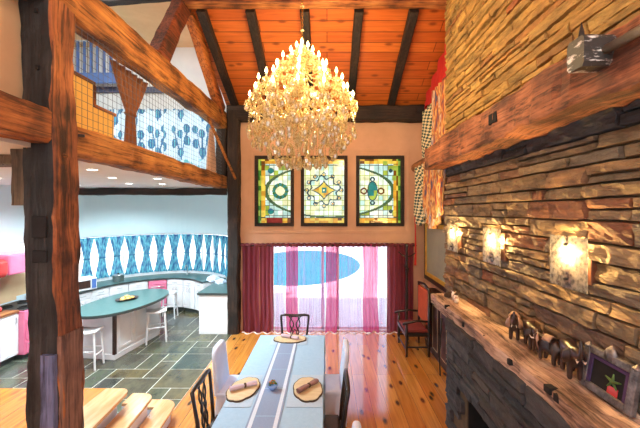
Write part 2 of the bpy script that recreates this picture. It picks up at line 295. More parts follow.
# ------------------------------------------------------------------ mesh helpers
class MB:
    def __init__(s): s.v = []; s.f = []; s.m = []
    def add(s, vs, fs, mi=0):
        o = len(s.v); s.v += [tuple(v) for v in vs]; s.f += [tuple(o+i for i in f) for f in fs]; s.m += [mi]*len(fs); return s
    def box(s, x0, x1, y0, y1, z0, z1, mi=0, mtx=None):
        vs = [Vector(p) for p in ((x0,y0,z0),(x1,y0,z0),(x1,y1,z0),(x0,y1,z0),(x0,y0,z1),(x1,y0,z1),(x1,y1,z1),(x0,y1,z1))]
        if mtx: vs = [mtx @ v for v in vs]
        return s.add(vs, [(0,3,2,1),(4,5,6,7),(0,1,5,4),(1,2,6,5),(2,3,7,6),(3,0,4,7)], mi)
    def tube(s, pts, r, n=8, mi=0, cap=True):
        pts = [Vector(p) for p in pts]; k = len(pts)
        rr = r if isinstance(r, (list, tuple)) else [r]*k
        vs = []; prev = None
        for i, p in enumerate(pts):
            d = (pts[min(i+1,k-1)]-pts[max(i-1,0)]).normalized()
            if prev is None:
                a = d.cross(Vector((0,0,1)))
                if a.length < .05: a = d.cross(Vector((1,0,0)))
                a.normalize()
            else:
                a = prev - d*prev.dot(d); a.normalize()
            prev = a; b = d.cross(a)
            for j in range(n):
                t = 2*PI*j/n; vs.append(p + (a*math.cos(t)+b*math.sin(t))*rr[i])
        fs = [(i*n+j, i*n+(j+1)%n, (i+1)*n+(j+1)%n, (i+1)*n+j) for i in range(k-1) for j in range(n)]
        if cap: fs += [tuple(reversed(range(n))), tuple((k-1)*n+j for j in range(n))]
        return s.add(vs, fs, mi)
    def lathe(s, prof, n=16, c=(0,0,0), mi=0, sx=1, sy=1):
        vs = []; 
        for r, z in prof:
            for j in range(n):
                t = 2*PI*j/n; vs.append((c[0]+r*sx*math.cos(t), c[1]+r*sy*math.sin(t), c[2]+z))
        k = len(prof)
        fs = [(i*n+j, i*n+(j+1)%n, (i+1)*n+(j+1)%n, (i+1)*n+j) for i in range(k-1) for j in range(n)]
        fs += [tuple(reversed(range(n))), tuple((k-1)*n+j for j in range(n))]
        return s.add(vs, fs, mi)
    def prism(s, poly, z0, z1, mi=0, mtx=None, top=None):
        n = len(poly)
        vs = [Vector((x,y,z0)) for x,y in poly] + [Vector((x,y,z1)) for x,y in poly]
        if mtx: vs = [mtx @ v for v in vs]
        s.add(vs, [tuple(reversed(range(n)))] + [(i,(i+1)%n,n+(i+1)%n,n+i) for i in range(n)], mi)
        o = len(s.v)-2*n; s.f.append(tuple(o+n+i for i in range(n))); s.m.append(mi if top is None else top); return s
    def grid(s, fn, nu, nv, mi=0, mfn=None):
        vs = [fn(i/nu, j/nv) for j in range(nv+1) for i in range(nu+1)]
        o = len(s.v); s.v += [tuple(v) for v in vs]
        for j in range(nv):
            for i in range(nu):
                a = o+j*(nu+1)+i; s.f.append((a,a+1,a+nu+2,a+nu+1)); s.m.append(mfn((i+.5)/nu,(j+.5)/nv) if mfn else mi)
        return s
    def build(s, name, mats, parent=None, loc=(0,0,0), rotz=0, origin=None, smooth=False, bevel=0, solid=0, seg=2):
        me = bpy.data.meshes.new(name)
        vs = s.v
        if origin is not None:
            o = Vector(origin); vs = [tuple(Vector(v)-o) for v in s.v]; loc = origin
        me.from_pydata(vs, [], s.f); me.update()
        mats = mats if isinstance(mats, (list, tuple)) else [mats]
        for m in mats: me.materials.append(m)
        if len(mats) > 1: me.polygons.foreach_set('material_index', s.m)
        if smooth: me.polygons.foreach_set('use_smooth', [True]*len(me.polygons))
        bm = bmesh.new(); bm.from_mesh(me); bmesh.ops.recalc_face_normals(bm, faces=bm.faces); 
        if bevel: bmesh.ops.bevel(bm, geom=list(bm.edges), offset=bevel, segments=seg, affect='EDGES', profile=.5, clamp_overlap=True)
        bm.to_mesh(me); bm.free()
        ob = bpy.data.objects.new(name, me); COL.objects.link(ob); ob.location = loc; ob.rotation_euler[2] = rotz
        if parent: ob.parent = parent
        if solid:
            md = ob.modifiers.new('thickness', 'SOLIDIFY'); md.thickness = solid; md.offset = 0
        return ob
def tag(o, label=None, cat=None, group=None, kind=None):
    if label: o['label'] = label
    if cat: o['category'] = cat
    if group: o['group'] = group
    if kind: o['kind'] = kind
    return o
def thing(name, label, cat, loc=(0,0,0), rotz=0, group=None, kind=None):
    o = bpy.data.objects.new(name, None); COL.objects.link(o); o.location = loc; o.rotation_euler[2] = rotz
    o.empty_display_size = .1
    return tag(o, label, cat, group, kind)
def struct(name, mb, mats, label=None, cat=None, **kw):
    return tag(mb.build(name, mats, **kw), label, cat, None, 'structure')
def dup(root, loc, rotz=None, label=None, group=None):
    r = root.copy(); COL.objects.link(r); r.location = loc
    if rotz is not None: r.rotation_euler[2] = rotz
    if label: r['label'] = label
    if group: r['group'] = group
    def kids(a, b):
        for ch in list(a.children):
            c = ch.copy(); COL.objects.link(c); c.parent = b; kids(ch, c)
    kids(root, r)
    return r
def skin(name, verts, edges, radii, mat, parent=None, root=0, sub=2):
    me = bpy.data.meshes.new(name); me.from_pydata(verts, edges, []); me.update(); me.materials.append(mat)
    o = bpy.data.objects.new(name, me); COL.objects.link(o)
    if parent: o.parent = parent
    md = o.modifiers.new('skin', 'SKIN'); md.use_smooth_shade = True
    for i, r in enumerate(radii):
        rr = r if isinstance(r, tuple) else (r, r)
        me.skin_vertices[0].data[i].radius = rr; me.skin_vertices[0].data[i].use_root = (i == root)
    sb = o.modifiers.new('sub', 'SUBSURF'); sb.levels = sub; sb.render_levels = sub
    return o
def hewn(mb, a, b, w, h, seed, seg=14, jit=.012, up=(0,0,1), mi=0, cham=.12):
    """rough squared timber from a to b; w across, h along up"""
    a, b = Vector(a), Vector(b); d = (b-a).normalized(); up = Vector(up)
    s = d.cross(up).normalized(); u = s.cross(d).normalized()
    rr = random.Random(seed); n = 12; vs = []
    prof = []
    c = cham
    for (x, y) in ((-.5+c,-.5),(0,-.5),(.5-c,-.5),(.5,-.5+c),(.5,0),(.5,.5-c),(.5-c,.5),(0,.5),(-.5+c,.5),(-.5,.5-c),(-.5,0),(-.5,-.5+c)): prof.append((x*w, y*h))
    for i in range(seg+1):
        p = a + (b-a)*i/seg
        for (x, y) in prof:
            q = p + s*x + u*y
            nv = noise.noise_vector(q*2.3 + Vector((seed,0,0)))*jit*1.6 + noise.noise_vector(q*9 + Vector((seed,5,0)))*jit*.9
            if i in (0, seg): nv = nv*.3
            vs.append(q + nv)
    fs = [(i*n+j, i*n+(j+1)%n, (i+1)*n+(j+1)%n, (i+1)*n+j) for i in range(seg) for j in range(n)]
    fs += [tuple(reversed(range(n))), tuple(seg*n+j for j in range(n))]
    return mb.add(vs, fs, mi)
def beam(name, label, cat, a, b, w, h, seed, mat, **kw):
    grp = kw.pop('group', None)
    mb = hewn(MB(), a, b, w, h, seed, **kw)
    mid = (Vector(a)+Vector(b))/2
    return tag(mb.build(name, mat, origin=tuple(mid)), label, cat, grp)
def spline(pts, n):
    pts = [Vector(p) for p in pts]; out = []
    P = [pts[0]*2-pts[1]] + pts + [pts[-1]*2-pts[-2]]
    for i in range(1, len(P)-2):
        for k in range(n):
            t = k/n; a, b, c, d = P[i-1], P[i], P[i+1], P[i+2]
            out.append(.5*((2*b)+(c-a)*t+(2*a-5*b+4*c-d)*t*t+(3*b-3*c+d-a)*t**3))
    out.append(pts[-1]); return out

# ------------------------------------------------------------------ camera
H = 2.75
cam = bpy.data.cameras.new('camera'); cam.sensor_width = 36; cam.lens = 330/640*36
cam.shift_x = -7/640; cam.shift_y = -3/640; cam.clip_start = .05; cam.clip_end = 300
co = bpy.data.objects.new('camera', cam); COL.objects.link(co); co.location = (0,0,H); co.rotation_euler = (PI/2,0,0)
scene.camera = co

# ------------------------------------------------------------------ room shell
YB, XL, XR, YF = 7.6, -2.25, 2.25, -2.6
RIDGE_Y, RIDGE_Z, EAVE_Z = 5.35, 6.2, 5.14
LOFT_Z = 3.5
struct('floor', MB().box(-2.12, 2.5, YF, YB, -.12, 0), M['floor'])
def ashlar():
    mb = MB(); rr = random.Random(21); g = .235; x0, y0 = -6.42, 3.9; nx, ny = 14, 20; g = 4.3/nx
    used = set(); mb.box(-6.6, -2.12, YF, 10.2, -.12, -.004, 1)
    for j in range(ny):
        for i in range(nx):
            if (i,j) in used: continue
            opts = [(2,1),(2,2),(3,2),(1,1),(2,1),(1,2),(3,1),(2,2)]; rr.shuffle(opts)
            for a, b in opts:
                cells = [(i+p,j+q) for p in range(a) for q in range(b)]
                if i+a <= nx and not any(c in used for c in cells): break
            else: a = b = 1; cells = [(i,j)]
            used.update(cells); e = .008
            xa, xb, ya, yb = x0+i*g+e, x0+(i+a)*g-e, y0+j*g+e, min(10.15, y0+(j+b)*g-e)
            if yb > ya: mb.box(xa, xb, ya, yb, -.004, .0+rr.uniform(-.0006,.0006))
    return mb
struct('floor_kitchen', ashlar(), [M['slate'], M['grout']])
mb = MB()                                                  # back wall with a door opening and three window openings
WIN = [(-1.66,-.76), (-.60,.47), (.67,1.77)]; WZ = (2.40, 4.02); DOOR = (-1.30, 1.45, 2.02)
xs = [-2.2, DOOR[0], DOOR[1], 2.4]
mb.box(-2.2, DOOR[0], YB, YB+.2, 0, DOOR[2]); mb.box(DOOR[1], 2.4, YB, YB+.2, 0, DOOR[2])
mb.box(-2.2, 2.4, YB, YB+.2, DOOR[2], WZ[0]); mb.box(-2.2, 2.4, YB, YB+.2, WZ[1], 5.5)
ed = [-2.2] + [x for w in WIN for x in w] + [2.4]
for i in range(0, 8, 2): mb.box(ed[i], ed[i+1], YB, YB+.2, WZ[0], WZ[1])
struct('wall_back', mb, M['plaster'])
struct('wall_right', MB().box(2.25, 2.45, YF, YB+.2, 0, 6.6), M['plaster'])
mb = MB(); mb.box(-6.6, 2.45, YF-.2, YF, 0, .9); mb.box(-6.6, 2.45, YF-.2, YF, 5.0, 6.6)
for a, b in ((-6.6,-6.0), (-3.4,-2.0), (1.9,2.45)): mb.box(a, b, YF-.2, YF, .9, 5.0)
struct('wall_front', mb, M['plaster'])
mb = MB()
for a, b in ((-6.0,-3.4), (-2.0,1.9)):
    n = 3
    for k in range(n+1): mb.box(a+(b-a)*k/n-.03, a+(b-a)*k/n+.03, YF-.13, YF-.07, .9, 5.0)
    for z in (.93, 2.9, 4.97): mb.box(a, b, YF-.13, YF-.07, z-.03, z+.03)
struct('window_4', mb, M['white'])  # unseen window openings added behind the camera to admit fill daylight
# roof: two pitches of pine boards
def slab(mb, pts, th): 
    up = Vector((0,0,th)); v = [Vector(p) for p in pts]
    return mb.add(v+[p+up for p in v], [(3,2,1,0),(4,5,6,7),(0,1,5,4),(1,2,6,5),(2,3,7,6),(3,0,4,7)])
mb = MB()
slab(mb, [(-2.3,YB+.2,EAVE_Z-.09),(2.45,YB+.2,EAVE_Z-.09),(2.45,RIDGE_Y,RIDGE_Z),(-2.3,RIDGE_Y,RIDGE_Z)], .12)
slab(mb, [(-2.3,RIDGE_Y,RIDGE_Z),(2.45,RIDGE_Y,RIDGE_Z),(2.45,YF-.2,5.3),(-2.3,YF-.2,5.3)], .12)
struct('ceiling', mb, M['roof'])
# upper left wall beside the camera, above the loft beam
struct('wall_left', MB().box(-2.66, -2.53, YF, 2.98, LOFT_Z, 6.9), M['cream'])
struct('wall_left_gable', MB().box(-2.5, -2.3, YF, YB+.2, 6.36, 6.9), M['loftwall'])
# loft shell
struct('floor_loft', MB().box(-6.6, -2.42, YF, 10.2, 3.27, LOFT_Z), [M['kceil']])
mb = MB()
mb.box(-6.6, -2.2, YB, YB+.15, LOFT_Z, 3.62); mb.box(-6.6, -2.2, YB, YB+.15, 5.06, 6.9)
LWX = [(-6.3,-4.62), (-4.42,-2.48)]
for a, b in ((-6.6,-6.3), (-4.62,-4.42), (-2.48,-2.2)): mb.box(a, b, YB, YB+.15, 3.62, 5.06)
struct('wall_loft_back', mb, M['loftwall'])
struct('wall_loft_left', MB().box(-6.6, -6.45, YF, YB, LOFT_Z, 6.9), M['loftwall'])
struct('ceiling_loft', MB().box(-6.6, -2.45, YF, YB+.15, 6.52, 6.7), M['cream'])
struct('wall_left_kitchen', MB().box(-6.6, -6.4, YF, 6.9, 0, 3.27), M['kwall'])
struct('trim_1', MB().box(-6.4, -3.2, YB-.09, YB-.002, 5.46, 5.58), M['blue_dark'])
# kitchen bay: curved wall with a band of windows
PATH = spline([(-5.7,6.85,0),(-5.6,7.4,0),(-5.42,8.15,0),(-4.97,8.75,0),(-4.35,9.08,0),(-3.72,8.98,0),(-3.2,8.55,0)], 8)
def offset(path, d):
    out = []
    for i, p in enumerate(path):
        t = (path[min(i+1,len(path)-1)]-path[max(i-1,0)]).normalized()
        out.append(p + Vector((-t.y, t.x, 0))*d)
    return out
WALLP = [Vector((-6.4,6.6,0))] + offset(PATH, .68) + [Vector((-2.5,8.6,0)), Vector((-2.2,8.3,0))]
def strip(mb, A, B, z0, z1, mi=0):
    n = len(A); vs = []
    for a, b in zip(A, B): vs += [(a.x,a.y,z0),(b.x,b.y,z0),(b.x,b.y,z1),(a.x,a.y,z1)]
    fs = []
    for i in range(n-1):
        o, q = 4*i, 4*i+4
        fs += [(o,o+1,q+1,q),(o+1,o+2,q+2,q+1),(o+2,o+3,q+3,q+2),(o+3,o,q,q+3)]
    fs += [(0,3,2,1), (4*n-4,4*n-3,4*n-2,4*n-1)]
    return mb.add(vs, fs, mi)
WOUT = offset(WALLP, .12)
mb = MB(); strip(mb, WALLP, WOUT, 0, 1.0); strip(mb, WALLP, WOUT, 2.10, 3.27)
struct('wall_kitchen_bay', mb, M['kwall'])
struct('wall_kitchen_right', MB().box(-2.22, -2.14, YB, 8.5, 0, 3.27), M['kwall'])
# arc-length lookup
def arc(path):
    L = [0]
    for a, b in zip(path, path[1:]): L.append(L[-1]+(b-a).length)
    return L
def at(path, L, s):
    for i in range(len(path)-1):
        if s <= L[i+1] or i == len(path)-2:
            f = (s-L[i])/max(1e-6, L[i+1]-L[i]); p = path[i].lerp(path[i+1], f); t = (path[i+1]-path[i]).normalized(); return p, t
WL = arc(WALLP)
bw = thing('window_5', 'curved band of kitchen windows behind the blue print curtains', 'window', (-4.4,9.7,1.0), kind='structure')
mb = MB(); fr = MB(); k = 0
s = .15
while s < WL[-1]-.1:
    p, t = at(WALLP, WL, s); q = p + Vector((-t.y,t.x,0))*.06
    fr.tube([(q.x,q.y,1.0),(q.x,q.y,2.1)], .022, 6); s += .42
mid = offset(WALLP, .05); mid2 = offset(WALLP, .07)
strip(fr, mid, mid2, 1.0, 1.03); strip(fr, mid, mid2, 2.07, 2.1)
o = Vector((-4.4,9.7,1.0))
f = fr.build('window_frame', M['white'], origin=o); f.parent = bw; f.location = (0,0,0)
strip(mb, offset(WALLP,.058), offset(WALLP,.062), 1.0, 2.1)
f = mb.build('glass_pane', M['glass'], origin=o); f.parent = bw; f.location = (0,0,0)

# outside ground and pool
struct('ground', MB().box(-60, 60, 7.85, 120, -.2, -.05).box(-60, -6.75, -40, 7.85, -.2, -.05), M['deck'])
pl = thing('swimming_pool', 'oval blue swimming pool on the pale terrace outside the glass door', 'pool', (-1.35,17.6,-.05))
MB().lathe([(3.3,0),(3.3,.05),(2.98,.05),(2.98,.0)], 64, sx=1.03, sy=1.85).build('pool_coping', M['pool_rim'], pl)
MB().lathe([(2.99,0),(2.99,.03)], 64, sx=1.03, sy=1.85).build('pool_water', M['pool'], pl)

# ------------------------------------------------------------------ patio door, stained glass windows
d = thing('door_1', 'sliding glass patio door behind the sheer curtains', 'door', (0,YB,0), kind='structure')
mb = MB()
for x in (DOOR[0]+.03, -.1, .25, DOOR[1]-.03): mb.box(x-.03, x+.03, .06, .12, 0, DOOR[2])
mb.box(DOOR[0], DOOR[1], .06, .12, 0, .06); mb.box(DOOR[0], DOOR[1], .06, .12, DOOR[2]-.05, DOOR[2])
mb.build('door_frame', M['white'], d)
MB().box(DOOR[0], DOOR[1], .088, .092, .06, DOOR[2]-.05).build('glass_pane', M['glass'], d)
GK = list(GL); GMATS = [GL[k] for k in GK] + [M['lead']]; gi = {k: i for i, k in enumerate(GK)}; LEAD = len(GK)
CX, CZ, EA, EB = .06, 3.21, 1.47, .60
def glass_at(x, z, w):
    rr = random.Random(int((x+9)/.105)*977 + int(z/.115)*131)
    c = rr.random()
    u0, u1 = WIN[w][0]+.07, WIN[w][1]-.07; v0, v1 = WZ[0]+.07, WZ[1]-.07
    bx = .17
    e = math.hypot((x-CX)/EA, (z-CZ)/EB)
    # amber borders
    if z > v1-.12 or z < v0+.13 or (w == 0 and x < u0+bx) or (w == 2 and x > u1-bx):
        if w == 0 and x < u0+.07: return gi['green'] if c < .5 else gi['lime']
        if w == 2 and x > u1-.06: return gi['lime'] if c < .5 else gi['green']
        if w == 0 and z < v0+.13 and .25 < (x-u0)/(u1-u0) < .75: return gi['red'] if c < .5 else gi['cream']
        if min(abs(z-(v1-.12)), abs(z-(v0+.13))) < .012: return LEAD
        return gi[('amber','gold','brown','gold','lime')[int(c*5)]] if z > CZ else gi[('amber','gold','brown','amber','gold')[int(c*5)]]
    if abs(e-1) < .032: return gi['ring']
    # left ring
    r = math.hypot(x+1.08, z-CZ)
    if .105 < r < .185: return gi['teal'] if (math.atan2(z-CZ, x+1.08)*3 % 2) < 1.2 else gi['green']
    if r < .105: return gi['cream']
    # right jewel
    q = math.hypot((x-1.05)/.105, (z-CZ)/.2)
    if q < 1: return gi[('teal','green','teal','lime')[int(c*4)]]
    if q < 1.18: return gi['slate']
    for sx in (-1,1):
        r = math.hypot(x-1.05-sx*.2, z-CZ)
        if .045 < r < .08: return gi['brown']
    for sz in (-1,1):
        r = math.hypot(x-1.05, z-CZ-sz*.27)
        if .025 < r < .06: return gi['slate']
        if w == 2 and math.hypot(x-1.47, z-CZ-sz*.47) < .045: return gi['slate']
        if w == 0 and math.hypot(x+1.3, z-CZ-sz*.47) < .07: return gi['blue'] if c < .6 else gi['teal']
    # centre medallion
    if w == 1:
        dx, dz = x+.07, z-CZ-.02
        st = (abs(dx)/.31)**.75 + (abs(dz)/.24)**.75
        if max(abs(dx), abs(dz)) < .055: return gi['teal'] if max(abs(dx),abs(dz)) > .025 else gi['cream']
        if st < .86: return gi['gold'] if c < .7 else gi['amber']
        if st < 1.0: return gi['slate']
        r = math.hypot(dx/1.12, dz); a = math.atan2(dz, dx)
        wob = .30 + .045*math.sin(a*8)
        if abs(r-wob) < .018: return gi['slate']
        for k in range(12):
            ca, sa = math.cos(k*PI/6)*.40, math.sin(k*PI/6)*.36
            rr2 = math.hypot(dx-ca, dz-sa)
            if .03 < rr2 < .052: return gi['slate']
            if rr2 < .02: return gi['amber']
    if ((x+9) % .105) < .010 or (z % .115) < .010: return gi['lime'] if e < 1 else LEAD
    if e < 1: return gi['white'] if c < .45 else gi['cream'] if c < .85 else gi['pale']
    return gi['pale'] if c < .55 else gi['white'] if c < .8 else gi['lime']
for w, (x0, x1) in enumerate(WIN):
    lab = ('stained glass window with a green ring, nearest the loft', 'stained glass window with an amber diamond medallion, behind the chandelier', 'stained glass window with a green oval jewel, nearest the stone chimney')[w]
    t = thing('window_%d' % (w+1), lab, 'stained glass window', ((x0+x1)/2, YB, WZ[0]), group='stained glass windows')
    hw, hz = (x1-x0)/2, WZ[1]-WZ[0]; fw = .075
    mb = MB(); mb.box(-hw, -hw+fw, -.05, .08, 0, hz); mb.box(hw-fw, hw, -.05, .08, 0, hz); mb.box(-hw+fw, hw-fw, -.05, .08, 0, fw); mb.box(-hw+fw, hw-fw, -.05, .08, hz-fw, hz)
    mb.build('window_frame', M['dark_x'], t, bevel=.008)
    cx = (x0+x1)/2
    nu, nv = int((x1-x0-2*fw)/.0135), int((hz-2*fw)/.0135)
    mb = MB().grid(lambda u, v: (-hw+fw+u*2*(hw-fw), .02, fw+v*(hz-2*fw)), nu, nv, mfn=lambda u, v: glass_at(cx-hw+fw+u*2*(hw-fw), WZ[0]+fw+v*(hz-2*fw), w))
    mb.build('stained_glass', GMATS, t)
mb = MB()
for (a, b, z0, z1) in ((-1.78,1.90,4.12,4.18), (-1.78,1.90,2.24,2.30)): mb.box(a, b, YB-.02, YB, z0, z1)
for x in (-1.78, 1.84): mb.box(x, x+.06, YB-.02, YB, 2.30, 4.12)
struct('trim_2', mb, M['plaster'], bevel=.004)

# sheer curtains at the door
rodt = tag(MB().tube([(-1.95,YB-.14,1.97),(1.98,YB-.14,1.97)], .018, 10).lathe([(.0,-.035),(.035,0),(0,.035)], 10, (-1.97,YB-.14,1.97)).lathe([(.0,-.035),(.035,0),(0,.035)], 10, (2.0,YB-.14,1.97)).build('curtain_rod', M['dark_x'], smooth=True), 'dark curtain rod above the glass door', 'curtain rod')
def door_curtain(x0, x1, mat, label, folds, amp, seed):
    rr = random.Random(seed); w = x1-x0; ph = rr.random()*6
    def fn(u, v):
        z = .015 + v*1.99
        gather = 1-.05*math.sin(PI*v)
        x = -w/2*gather + u*w*gather + .012*math.sin(9*v+ph)*(1-v)
        y = amp*math.sin(u*folds*2*PI+ph + .5*math.sin(v*2.2)) + .3*amp*math.sin(u*folds*5.1+ph*2) + .05*(1-v)**6*math.sin(u*folds*PI+ph)
        if v > .97: z += .012*math.sin(u*folds*4*PI)
        return (x, y, z)
    o = MB().grid(fn, int(14*folds)+8, 30).build('curtain', mat, smooth=True, loc=((x0+x1)/2, YB-.14, 0))
    hm = [(-w/2*.99+w*.99*k/40, .07*math.sin(k/40*folds*PI+ph)*.8-.03, -.0) for k in range(41)]
    MB().tube(hm, .016, 6).build('hem', M['hem'], o, smooth=True)
    return tag(o, label, 'curtain', 'sheer curtains at the glass door')
for a in [(-1.93,-1.52,M['maroon'],'dark maroon sheer curtain hanging beside the loft corner post',3.5,.035,1),
          (-1.515,-1.205,M['maroon'],'second dark maroon sheer curtain from the loft corner post',3,.03,2),
          (-1.20,-.945,M['whitec'],'narrow white sheer curtain beside the maroon pair nearest the loft',2.5,.02,3),
          (-.94,-.645,M['pinkc'],'bright pink sheer curtain above the left side of the black end chair',2.5,.035,4),
          (-.64,-.035,M['whitec'],'wide white sheer curtain with the pool showing blue behind it, left of centre',5,.02,5),
          (-.03,.245,M['pinkc'],'bright pink sheer curtain at the middle of the glass door',2.5,.035,6),
          (.25,.805,M['whitec'],'wide white sheer curtain with the rounded pool end showing behind it',4.5,.02,7),
          (.81,1.165,M['pinkc'],'bright pink sheer curtain nearest the corner armchair',3,.035,8),
          (1.17,1.345,M['whitec'],'narrowest white sheer curtain, beside the maroon curtain in the chimney corner',1.5,.02,9),
          (1.35,1.96,M['maroon'],'dark maroon sheer curtain in the corner behind the armchair',5,.04,10)]: door_curtain(*a)

def header(u, v):
    x = -1.95+3.93*u; return (x, YB-.14-.028*math.sin(v*PI)-.014*math.sin(u*150)-.008*math.sin(u*67), 1.945+.075*v+.006*math.sin(u*211))
tag(MB().grid(header, 300, 6).build('curtain_valance', M['maroon_s'], smooth=True, solid=.004), 'narrow ruffled maroon heading along the curtain rod', 'valance')
# ------------------------------------------------------------------ timber frame
P = thing('timber_post', 'huge hewn timber post, dark on the front and brown on the side', 'post', (-2.385,2.83,0))
mb = MB(); rr = random.Random(3)
seg = 70; prof = [(-.125,-.14),(-.04,-.145),(.05,-.145),(.12,-.14),(.135,-.12),(.135,0),(.135,.13),(.12,.14),(0,.14),(-.12,.14),(-.13,.1),(-.13,-.1)]
vs = []; n = len(prof)
for i in range(seg+1):
    z = 6.1*i/seg
    wide = .96 + .05*max(0, (1.9-z)/1.9)
    for x, y in prof:
        q = Vector((x*wide + .075*min(1,max(0,(4.2-z)/3.3)), y*wide, z)); q += noise.noise_vector(Vector((x*8,y*8,z*2.2)))*.028 + noise.noise_vector(q*11)*.012; q.z = z
        vs.append(q)
fs, mi = [], []
for i in range(seg):
    for j in range(n):
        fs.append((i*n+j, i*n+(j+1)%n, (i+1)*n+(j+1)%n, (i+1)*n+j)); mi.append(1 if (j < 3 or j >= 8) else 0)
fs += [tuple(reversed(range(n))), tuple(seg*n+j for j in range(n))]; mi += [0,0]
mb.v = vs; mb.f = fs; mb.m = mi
mb.build('post_shaft', [M['post_side'], M['black_z']], P)
hewn(MB(), (-.2,-.02,2.80), (-.2,-.02,3.30), .13, .10, 5, up=(0,1,0)).build('tenon_stub', M['grey_z'], P)
mb = MB().tube([(.13,-.02,3.22),(.165,-.02,3.22)], .022, 10); mb.build('peg', M['golden_y'], P)
MB().tube([(.12,.05,1.35),(.18,.05,1.37)], .016, 8).build('peg', M['iron'], P)
MB().tube([(.12,.12,3.43),(.19,.16,3.43)], .014, 8).build('iron_spike', M['iron'], P)
hewn(MB(), (.195,.0,.6), (.19,.0,1.72), .04, .25, 8, up=(0,1,0), jit=.006).build('patch_board', M['mauve_z'], P)
hewn(MB(), (.125,-.15,.6), (.125,-.15,1.58), .115, .04, 9, up=(0,1,0), jit=.008).build('patch_board', M['blue_z'], P)
for (x, z, h_) in ((.045,2.62,.09),(.05,2.38,.05),(.03,3.92,.02),(.02,4.38,.02)): MB().box(x-.045*(h_>.03)-.015,x+.045*(h_>.03)+.015,-.155,-.12,z-h_,z+h_).build('mortise_shade', M['soot'], P, bevel=.006)  # black blocks stand in for shaded holes in the post
beam('timber_beam', 'golden hewn beam along the edge of the loft floor', 'beam', (-2.36,2.7,3.39), (-2.36,7.5,3.39), .22, .29, 21, M['golden_y'], seg=50, jit=.012)
beam('timber_beam', 'brown loft beam running past the near side of the big post', 'beam', (-2.36,-1.5,3.45), (-2.36,2.7,3.45), .22, .29, 33, M['timber_y'], seg=50, jit=.010)
beam('timber_beam', 'heavy brown top beam high above the netting', 'beam', (-2.37,-1.5,4.58), (-2.37,7.55,4.78), .24, .38, 22, M['golden_y'], seg=60, jit=.016)
beam('timber_post', 'dark slim post in the far corner beside the maroon curtain', 'post', (-2.10,7.46,0), (-2.10,7.46,5.0), .25, .24, 23, M['dark_z'], seg=50, up=(0,1,0), jit=.014)
beam('timber_beam', 'dark beam across the far wall above the stained glass', 'beam', (-2.24,7.47,4.95), (2.24,7.47,4.95), .24, .34, 24, M['dark_x'], seg=40, jit=.014)
beam('timber_beam', 'dark beam across the kitchen ceiling before the bay', 'beam', (-6.38,7.36,3.18), (-2.25,7.36,3.18), .16, .15, 25, M['dark_x'], seg=30)
beam('timber_beam', 'short brown beam under the kitchen ceiling beside the big post', 'beam', (-6.38,3.1,3.22), (-2.6,3.1,3.22), .16, .11, 27, M['grey_z'], seg=20)
beam('timber_brace', 'dark red brown brace leaning up to the ridge', 'brace', (-2.37,4.62,4.86), (-2.37,5.45,6.22), .20, .30, 28, M['red_y'], seg=14, up=(0,1,0))
beam('timber_brace', 'bright orange brace standing beside the outer dark rafter', 'brace', (-2.30,7.15,4.94), (-2.32,5.55,6.10), .16, .26, 29, M['orange_y'], seg=14)
beam('timber_beam', 'dark rough log under the loft ceiling, cut by the top of the photo', 'beam', (-5.6,5.9,6.43), (-2.6,5.6,6.43), .17, .17, 30, M['dark_x'], seg=20)
beam('timber_post', 'short dark post in the loft corner behind the slender rod', 'post', (-2.37,7.44,3.53), (-2.37,7.44,4.60), .22, .2, 34, M['dark_z'], seg=12, up=(0,1,0))
beam('wooden_rod', 'slender pale rod slanting across the loft corner', 'rod', (-2.22,6.15,4.50), (-2.02,7.28,3.46), .035, .06, 31, M['golden_y'], seg=8, jit=.003)
slope = (RIDGE_Z-EAVE_Z)/(YB-RIDGE_Y)
for i, x in enumerate((-2.08,-1.27,-.37,.53,1.44)):
    lab = ('dark rafter running down beside the bright orange brace', 'second dark rafter from the loft side', 'dark rafter behind the chandelier chain', 'dark rafter just right of the chandelier', 'dark rafter nearest the stone chimney')[i]
    y0, y1 = YB-.12, RIDGE_Y+.1
    beam('rafter', lab, 'rafter', (x,y0,EAVE_Z+(YB-y0)*slope-.075), (x,y1,EAVE_Z+(YB-y1)*slope-.075), .15, .15, 40+i, M['dark_y'], seg=14, jit=.006, group='dark ceiling rafters')
beam('ridge_beam', 'orange brown ridge beam along the top of the pine ceiling', 'beam', (-2.3,RIDGE_Y-.02,RIDGE_Z-.06), (2.4,RIDGE_Y-.02,RIDGE_Z-.06), .18, .16, 47, M['timber_x'], seg=20)

